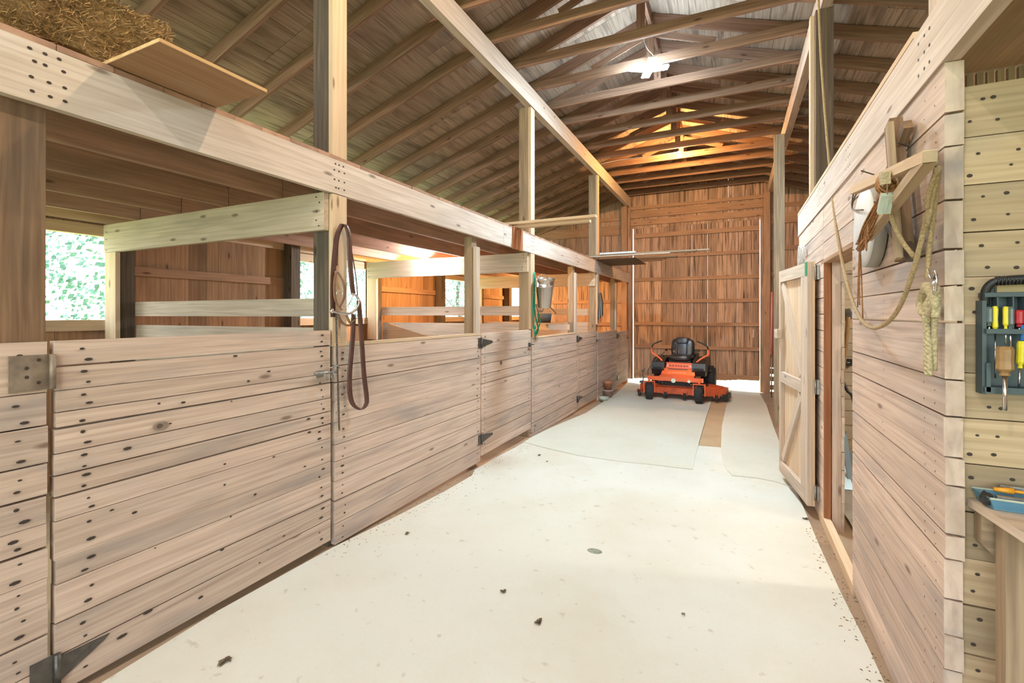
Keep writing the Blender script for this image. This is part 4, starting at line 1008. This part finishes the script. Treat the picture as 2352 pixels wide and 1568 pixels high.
for k in range(34):
    a = tops + V((R.uniform(-.012, .012), R.uniform(-.03, .03), R.uniform(-.02, .02))); b = bots + V((R.uniform(-.01, .01), R.uniform(-.03, .03), R.uniform(-.03, .02)))
    m_ = a.lerp(b, .5) + V((R.uniform(-.02, .02), R.uniform(-.035, .035), R.uniform(-.03, .01))); mb.tube(smooth([a, m_, b], 5), .0035, 5)
for k in range(8): ring(mb, rx(2032 + k, 428 - (k % 3) * 5, .50), .03, (.3, -1, .3 * (k % 2)), .003)
for dx_, y_ in ((0, 700), (8, 735), (3, 580), (-4, 705)):
    mb.tube(smooth([bots, rx(1974 + dx_ * .5, 620, .55), rx(1974 + dx_, y_, .58)], 5), .003, 5)
ring(mb, rx(1995, 530, .50), .035, (1, -.3, 0), .0022); ring(mb, rx(1990, 560, .50), .028, (1, -.3, 0), .002)
tag(mb.build('twine_bundle', 'twine'), 'tangled bundle of orange-brown baling twine hanging from the crossed sticks', 'twine')
t = thing('plastic_insulator', rx(2033, 488, .47), 'small clear-green plastic block hanging in front of the twine bundle', 'insulator')
ca, cb = rx(2038, 446, .48), rx(2029, 488, .48); mb = MB(); mb.beam(ca, cb, .022, .036, up=(1, 0, 0)); mb.beam(ca.lerp(cb, .2), ca.lerp(cb, .9), .028, .010, up=(1, 0, 0), mat=0); mb.build('block', 'glaze', parent=t)
mb = MB(); mb.tube([ca, ca + V((0, 0, .05)), rx(2044, 400, .49)], .002, 5); mb.build('hanging_wire', 'steel', parent=t)
mb = MB(); mb.tube(smooth([rx(1956, 470, .60), rx(1962, 440, .58), rx(1975, 430, .57), rx(1962, 455, .57), rx(1958, 480, .57), rx(1982, 482, .56)]), .004, 6)
tag(mb.build('wire_hook', 'dark_steel'), 'bent rusty wire loop beside the round white disc', 'wire')
# long rope
mb = MB()
rp = [atd(1878, -60, 4.02), atd(1885, 120, 3.9), atd(1898, 300, 3.7), atd(1914, 470, 3.35), atd(1934, 600, 3.0), atd(1958, 690, 2.6), rx(1985, 742, .56), rx(2020, 751, .56), rx(2060, 715, .57), rx(2095, 630, .57), rx(2128, 505, .57), rx(2146, 430, .56), rx(2152, 388, .55)]
mb.tube(smooth(rp, 10), .0085, 8)
tag(mb.build('hanging_rope', 'rope'), 'long rope sagging from the roof in a loop across the plank wall', 'rope')
mb = MB(); mb.tube(smooth([rx(2038, 448, .50), rx(2048, 500, .52), rx(2070, 550, .55), rx(2100, 590, .58)]), .008, 8)
tag(mb.build('short_rope', 'rope'), 'short length of rope draped down across the crossed sticks', 'rope')
mb = MB(); mb.tube(smooth([rx(2152, 388, .545), rx(2135, 440, .55), rx(2130, 475, .56), rx(2137, 480, .57), rx(2128, 520, .57)]), .007, 8)
tag(mb.build('short_rope', 'rope'), 'knotted rope end hanging from the rightmost long nail', 'rope')
# knotted rope with rings
t = thing('knotted_rope', rx(2135, 870, .61), 'thick pale knotted rope with two metal rings hanging near the wall corner', 'rope')
mb = MB(); mb.tube(smooth([rx(2156, 385, .56), rx(2150, 440, .58), rx(2140, 520, .59), rx(2132, 600, .60), rx(2130, 640, .60)]), .008, 8); mb.build('upper_rope', 'rope', parent=t)
mb = MB(); ring(mb, rx(2141, 630, .575), .024, (1, -.9, .5), .003, sy=.7); ring(mb, rx(2148, 645, .575), .033, (1, -.2, 0), .004); mb.build('metal_ring', 'chrome', parent=t)
mb = MB(); 
for pts, r_ in (([(2128, 655), (2115, 690), (2118, 715), (2135, 722), (2148, 700), (2150, 665)], .013), ([(2130, 660), (2142, 680), (2132, 700), (2140, 725)], .014), ([(2120, 668), (2138, 665), (2146, 690), (2128, 715), (2128, 735)], .012), ([(2150, 660), (2153, 690), (2148, 730)], .012)):
    mb.tube(smooth([rx(x, y, .595 + .008 * (i % 2)) for i, (x, y) in enumerate(pts)]), r_, 8)
mb.build('knot', 'rope_pale', parent=t)
mb = MB()
for ph in (0, 2.1, 4.2):
    mb.tube([rx(2130 + (i / 30) * 3, 725 + i * 4.5, .605) + V((math.cos(ph + i * .9) * .006, math.sin(ph + i * .9) * .009, 0)) for i in range(31)], .0075, 6)
mb.tube(smooth([rx(2147, 725, .61), rx(2146, 790, .62), rx(2146, 850, .625)]), .009, 8)
mb.build('rope_tail', 'rope_pale', parent=t)

# ================================================================== TOOL RACK, SCREWDRIVERS
YT = 2.05
def ty(px, py, Y=YT): return onY(px, py, Y)
t = thing('tool_rack', ty(2330, 910, 2.07), 'dark grey plastic tool rack mounted on the yellowish plank wall', 'tool rack')
def tybox(p0, p1, Ya, Yb, mat=0):
    a = ty(*p0, Ya); b = ty(*p1, Ya); mb.box((a.x, Ya, b.z), (b.x, Yb, a.z), mat)
mb = MB(); a = ty(2262, 648, 2.06); b = ty(2430, 905, 2.06)
o_ = [(a.x + .03, b.z * 0 + a.z), (b.x, a.z + .01), (b.x, b.z), (a.x, b.z), (a.x, a.z - .04)]
mb.prism([(x, 2.066, z) for x, z in o_], (0, -1, 0), .008); mb.build('back_plate', 'rack', parent=t)
mb = MB()
tybox((2256, 690), (2266, 905), 2.02, 2.066); tybox((2266, 755), (2430, 768), 2.005, 2.066); tybox((2262, 888), (2430, 912), 2.01, 2.066); tybox((2262, 672), (2430, 680), 2.02, 2.066); tybox((2266, 833), (2276, 900), 2.01, 2.04)
for px in (2290, 2326, 2352): tybox((px, 680), (px + 3, 755), 2.02, 2.066); 
mb.build('holder_frame', 'rack', parent=t)
mb = MB(); mb.tube(smooth([ty(2262, 700, 2.04), ty(2264, 668, 2.03), ty(2282, 648, 2.02), ty(2320, 641, 2.01), ty(2430, 636, 2.01)]), .012, 10)
for k in range(16): ring(mb, ty(2290 + k * 8.5, 645 - k * .4, 2.012), .013, (1, 0, .05), .0028, k=10)
mb.build('ribbed_handle', 'black', parent=t)
mb = MB(); tybox((2290, 652), (2430, 669), 2.045, 2.062); mb.build('pad_strip', 'cardboard', parent=t)
def driver(px, y0, y1, y2, r, hm, lab, Y=2.025, tilt=0, bm_='chrome', neck=None, mid=None):
    """handle from y0 to y1, blade to y2 (pixels on the rack plane)"""
    p0, p1, p2 = ty(px + tilt, y0, Y), ty(px, y1, Y), ty(px - tilt, y2, Y)
    t = thing('screwdriver', p2, lab, 'screwdriver'); ax = p1 - p0; L_ = ax.length
    mb = MB(); mb.lathe([(0, 0), (r * .8, L_ * .02), (r, L_ * .12), (r * .93, L_ * .5), (r, L_ * .78), (r * .5, L_ * .9), (r * .62, L_)], p0, ax, 10, smooth=False); mb.build('handle', hm, parent=t)
    mb = MB(); mb.tube([p1, p2], r * .28, 8); mb.build('blade', bm_, parent=t)
    return t
driver(2286, 702, 764, 868, .0075, 'yellowp', 'yellow-handled screwdriver hanging leftmost in the rack')
driver(2272, 704, 748, 760, .0095, 'clearp', 'dark clear-handled screwdriver at the upper left corner of the rack')
driver(2310, 703, 755, 790, .0075, 'yellowp', 'yellow-handled screwdriver in the upper middle of the rack')
driver(2321, 703, 755, 800, .0095, 'clearp', 'smoky clear-handled screwdriver right of the upper yellow one')
driver(2341, 711, 750, 765, .011, 'redp', 'short red-handled screwdriver at the right edge of the rack')
driver(2351, 745, 790, 820, .010, 'bluep', 'blue-handled screwdriver under the red one')
driver(2308, 794, 862, 942, .022, 'handlewood', 'large wooden-handled screwdriver hanging below the rack', Y=1.985)
driver(2343, 782, 845, 892, .0105, 'yellowp', 'yellow-handled screwdriver leaning in the lower right pocket', tilt=3)

# ================================================================== WORKBENCH AND TRAY
t = thing('workbench', (.95, 1.9, 0), 'pale plank workbench against the yellowish wall at lower right', 'workbench')
mb = MB(); mb.prism([(.705, 2.07, .962), (.74, 1.72, .962), (.78, 1.35, .962), (2.0, 1.35, .962), (2.0, 2.07, .962)], (0, 0, 1), .027); mb.build('bench_top', ['board_pale'], parent=t)
mb = MB(); mb.box((.745, 1.93, -.04), (.80, 1.99, .96), axis=2); mb.build('leg', 'post', parent=t)
mb = MB(); mb.box((1.7, 1.5, -.04), (1.8, 1.6, .96), axis=2); mb.build('leg', 'post', parent=t)
mb = MB(); mb.prism([(.722, 2.02, .96), (.722, 2.02, .86), (.75, 2.02, .83), (1.3, 2.02, .83), (1.3, 2.02, .96)], (0, 1, 0), .05); mb.build('apron', 'post', parent=t)
t = thing('tool_tray', (.9, 1.95, .989), 'blue plastic tray lying on the workbench with tools in it', 'tray')
zt = .9905
mb = MB(); fl = [(.735, 1.975), (1.30, 1.94), (1.30, 2.05), (.725, 2.052)]; up_ = [(.722, 1.962), (1.32, 1.925), (1.32, 2.06), (.712, 2.062)]
lo_ = [V((x, y, zt + .003)) for x, y in fl]; hi_ = [V((x, y, zt + .036)) for x, y in up_]
mb.prism([V((x, y, zt)) for x, y in fl], (0, 0, 1), .005)
for i in range(4):
    j = (i + 1) % 4; mb.face([lo_[i], lo_[j], hi_[j], hi_[i]]); cen = sum(lo_, V()) / 4
    mb.face([lo_[j].lerp(cen, .03), lo_[i].lerp(cen, .03), hi_[i].lerp(cen, .02), hi_[j].lerp(cen, .02)]); mb.face([hi_[i], hi_[j], hi_[j].lerp(cen, .02), hi_[i].lerp(cen, .02)])
for k in range(3): mb.frame(lo_[0].lerp(lo_[1], .42 + .1 * k) + V((0, -.006, 0)), V((0, -.012, .03)), V((.008, 0, 0)), V((0, .006, 0)))
mb.build('tray_body', 'blueplastic', parent=t)
mb = MB(); mb.tube([hi_[0], hi_[1]], .004, 6); mb.tube([hi_[3], hi_[2]], .004, 6); mb.build('tray_rim', 'glaze', parent=t)
mb = MB(); mb.ball((.728, 2.0, zt + .024), .02, sc3=(.8, 1.5, 1), jit=.4); tag(mb.build('rubber_plug', 'black'), 'black rubber lump at the left end of the blue tray', 'plug')
mb = MB(); mb.tube([(.755, 2.03, zt + .048), (.80, 2.025, zt + .05)], .009, 10, rr=[.006, .011]); mb.tube([(.80, 2.025, zt + .05), (.83, 2.02, zt + .05)], .005); tag(mb.build('small_tool', 'orangep'), 'small orange-handled tool lying in the blue tray', 'tool')
mb = MB(); mb.beam((.775, 2.045, zt + .055), (1.3, 2.04, zt + .055), .01, .01); mb.beam((.745, 1.985, zt + .036), (1.3, 1.955, zt + .036), .016, .01); tag(mb.build('metal_rods', 'steel'), 'pale metal rods lying lengthwise in the blue tray', 'rods')

# ================================================================== THROUGH THE OPEN DOORWAY
ya = 3.9
t = thing('axe', onY(1940, 830, 4.3), 'axe with dark head and curved wooden handle inside the doorway', 'axe')
def dy(px, py, Y=4.55): return onY(px, py, Y)
mb = MB(); mb.tube(smooth([dy(1948, 728), dy(1946, 760), dy(1941, 800), dy(1936, 850), dy(1934, 890)]), .016, 8); mb.build('handle', 'handlewood', parent=t)
mb = MB(); q = [dy(1938, 710), dy(1952, 708), dy(1957, 718), dy(1957, 732), dy(1944, 737), dy(1936, 730)]; mb.prism(q, (0, 1, 0), .05); mb.build('axe_head', 'dark_steel', parent=t)
mb = MB(); a, b = dy(1940, 824, 5.86), dy(1957, 840, 5.86); mb.box((a.x, 5.85, b.z), (b.x, 5.9, a.z)); mb.box((a.x + .02, 5.845, b.z + .03), (b.x - .02, 5.85, a.z - .03), 1)
tag(mb.build('outlet_box', ['black', 'glaze']), 'small dark electrical box on the wall inside the doorway', 'outlet')
for i, (p, q) in enumerate((((1937, 990), (1953, 1100)), ((1932, 1070), (1950, 1125)), ((1955, 1040), (1944, 1090)))):
    mb = MB(); a, b = dy(*p, 4.75 + .1 * i), dy(*q, 4.6 + .1 * i); b.z = max(b.z, floorz(b.x, b.y) + .03); mb.beam(a, b, .07 if i == 1 else .04, .012)
    tag(mb.build('metal_flashing', 'bluemetal'), ['tall thin blue-grey metal strip leaning inside the doorway', 'wide pale blue metal piece at the bottom inside the doorway', 'short bluish metal strip crossing behind the others'][i], 'metal strip')
mb = MB(); mb.tube(smooth([dy(1930, 860, 4.75), dy(1945, 895, 4.7), dy(1962, 930, 4.7), dy(1975, 1100, 4.75)]), .012); tag(mb.build('black_hose', 'black'), 'black hose end leaning inside the doorway', 'hose')
# pink pole near far right post
a, b = onY(1773, 670, 11.8), onY(1772, 815, 11.8); mb = MB(); mb.tube([a, b], .022, 8, rr=[.018, .024]); mb.tube([b, V((b.x, b.y, floorz(b.x, b.y)))], .012, 8, mat=1); tag(mb.build('pink_pole', ['pink', 'steel']), 'pole with a pinkish grip standing behind the aisle post by the big door', 'pole')

# ================================================================== LITTER ON THE FLOOR
for i, (px, py, s_, lab) in enumerate(((515, 1518, .035, 'curled dark leaf on the cream mat nearest the first gate'), (1155, 1358, .022, 'dry leaf on the cream mat, upper of two in the middle'), (1240, 1428, .03, 'crumpled dry leaf on the cream mat, lower of two in the middle'),
        (935, 1225, .022, 'dry leaf near the stall wall under the hanging rein'), (1237, 1045, .03, 'small dark leaf just before the seam of the two mats'), (1570, 1412, .014, 'tiny speck of straw right of the crumpled leaf'), (1850, 1190, .03, 'dark crumbled leaf near the doorway threshold'), (1256, 1060, .02, 'pale crumb of leaf beside the mat seam'))):
    p = onF(px, py, .010); mb = MB()
    for k in range(6):
        a = R.uniform(0, 2 * PI); c = p + V((R.uniform(-1, 1) * s_ * .5, R.uniform(-1, 1) * s_ * .5, 0)); u_ = V((math.cos(a), math.sin(a), 0)) * s_; v_ = V((-math.sin(a), math.cos(a), 0)) * s_ * .35
        z_ = V((0, 0, R.uniform(.003, .012))); mb.face([c - u_ * .6, c + v_ + z_, c + u_ * .6 + z_ * .4, c - v_ + z_])
    tag(mb.build('dry_leaf', 'dryleaf'), lab, 'leaf')
mb = MB(); p = onF(1366, 1265, .007); mb.lathe([(.052, 0), (.045, .002), (0, .002)], p, seg=16, scale=(1, .7)); tag(mb.build('floor_stain', flat('grey_green_stain', (.33, .36, .29), .6, 0, 40, .5)), 'grey-green spot on the cream mat', 'stain')
# debris along the stall fronts and right wall: loose dirt and straw
mb = MB()
for _ in range(700):
    y = R.uniform(2.3, 7.8); x = XL + R.uniform(.0, .18) * (1 if R.random() < .8 else 2)
    if R.random() < .35: x = XR - R.uniform(0, .14); y = R.uniform(1.5, 4.4)
    p = V((x, y, floorz(x, y) + .006)); a = R.uniform(0, PI); L_ = R.uniform(.003, .012); u_ = V((math.cos(a), math.sin(a), .1)) * L_; v_ = V((-math.sin(a), math.cos(a), 0)) * L_ * .3
    mb.face([p - u_, p - v_ + V((0, 0, .004)), p + u_, p + v_], mat=R.randint(0, 1))
stuff(tag(mb.build('floor_litter', ['dryleaf', 'hay']), 'scattered chaff and dirt crumbs along the foot of the walls', 'litter'))

# ================================================================== TREES OUTSIDE THE STALL WINDOWS
TS = [(-13, 7.3, 3.2, 'leafy tree seen through the nearest stall window'), (-17.5, 13.2, 3.6, 'leafy tree seen through the second stall window'), (-16, 20.5, 3.6, 'leafy tree beyond the white-bulb stall'), (-18, 29, 4.2, 'leafy tree seen through the far stall windows'), (-12, .8, 3.0, 'leafy tree at the left edge outside the barn'), (-20, 38.5, 4.6, 'most distant leafy tree outside the barn')]
for (x, y, cr, lab) in TS:
    t = thing('tree', (x, y, -.34), lab, 'tree')
    mb = MB(); mb.tube(smooth([(x, y, -.34), (x + .1, y + .1, 1.2), (x - .05, y, 2.6), (x + .1, y, 4)]), .12, 8, rr=None)
    for k in range(5):
        a = k * 1.3; mb.tube([(x, y, 1.2 + .2 * k), (x + math.cos(a) * 1.4, y + math.sin(a) * 1.4, 2.4 + .3 * k)], .035, 6)
    mb.build('trunk', 'bark', parent=t)
    mb = MB()
    for _ in range(6500):
        th = R.uniform(0, 2 * PI); ph = math.acos(R.uniform(-1, 1)); rr_ = cr * R.uniform(.55, 1) ** .5
        p = V((x + rr_ * math.sin(ph) * math.cos(th), y + rr_ * math.sin(ph) * math.sin(th), 3.3 + rr_ * .85 * math.cos(ph)))
        if mnoise.noise(p * .9) < -.12: continue
        n_ = V((R.uniform(-1, 1), R.uniform(-1, 1), R.uniform(-.2, 1))).normalized(); a = n_.orthogonal().normalized() * R.uniform(.035, .085); b = n_.cross(a) * .7
        mb.face([p - a, p + b, p + a, p - b])
    mb.build('foliage', 'leaf', parent=t)
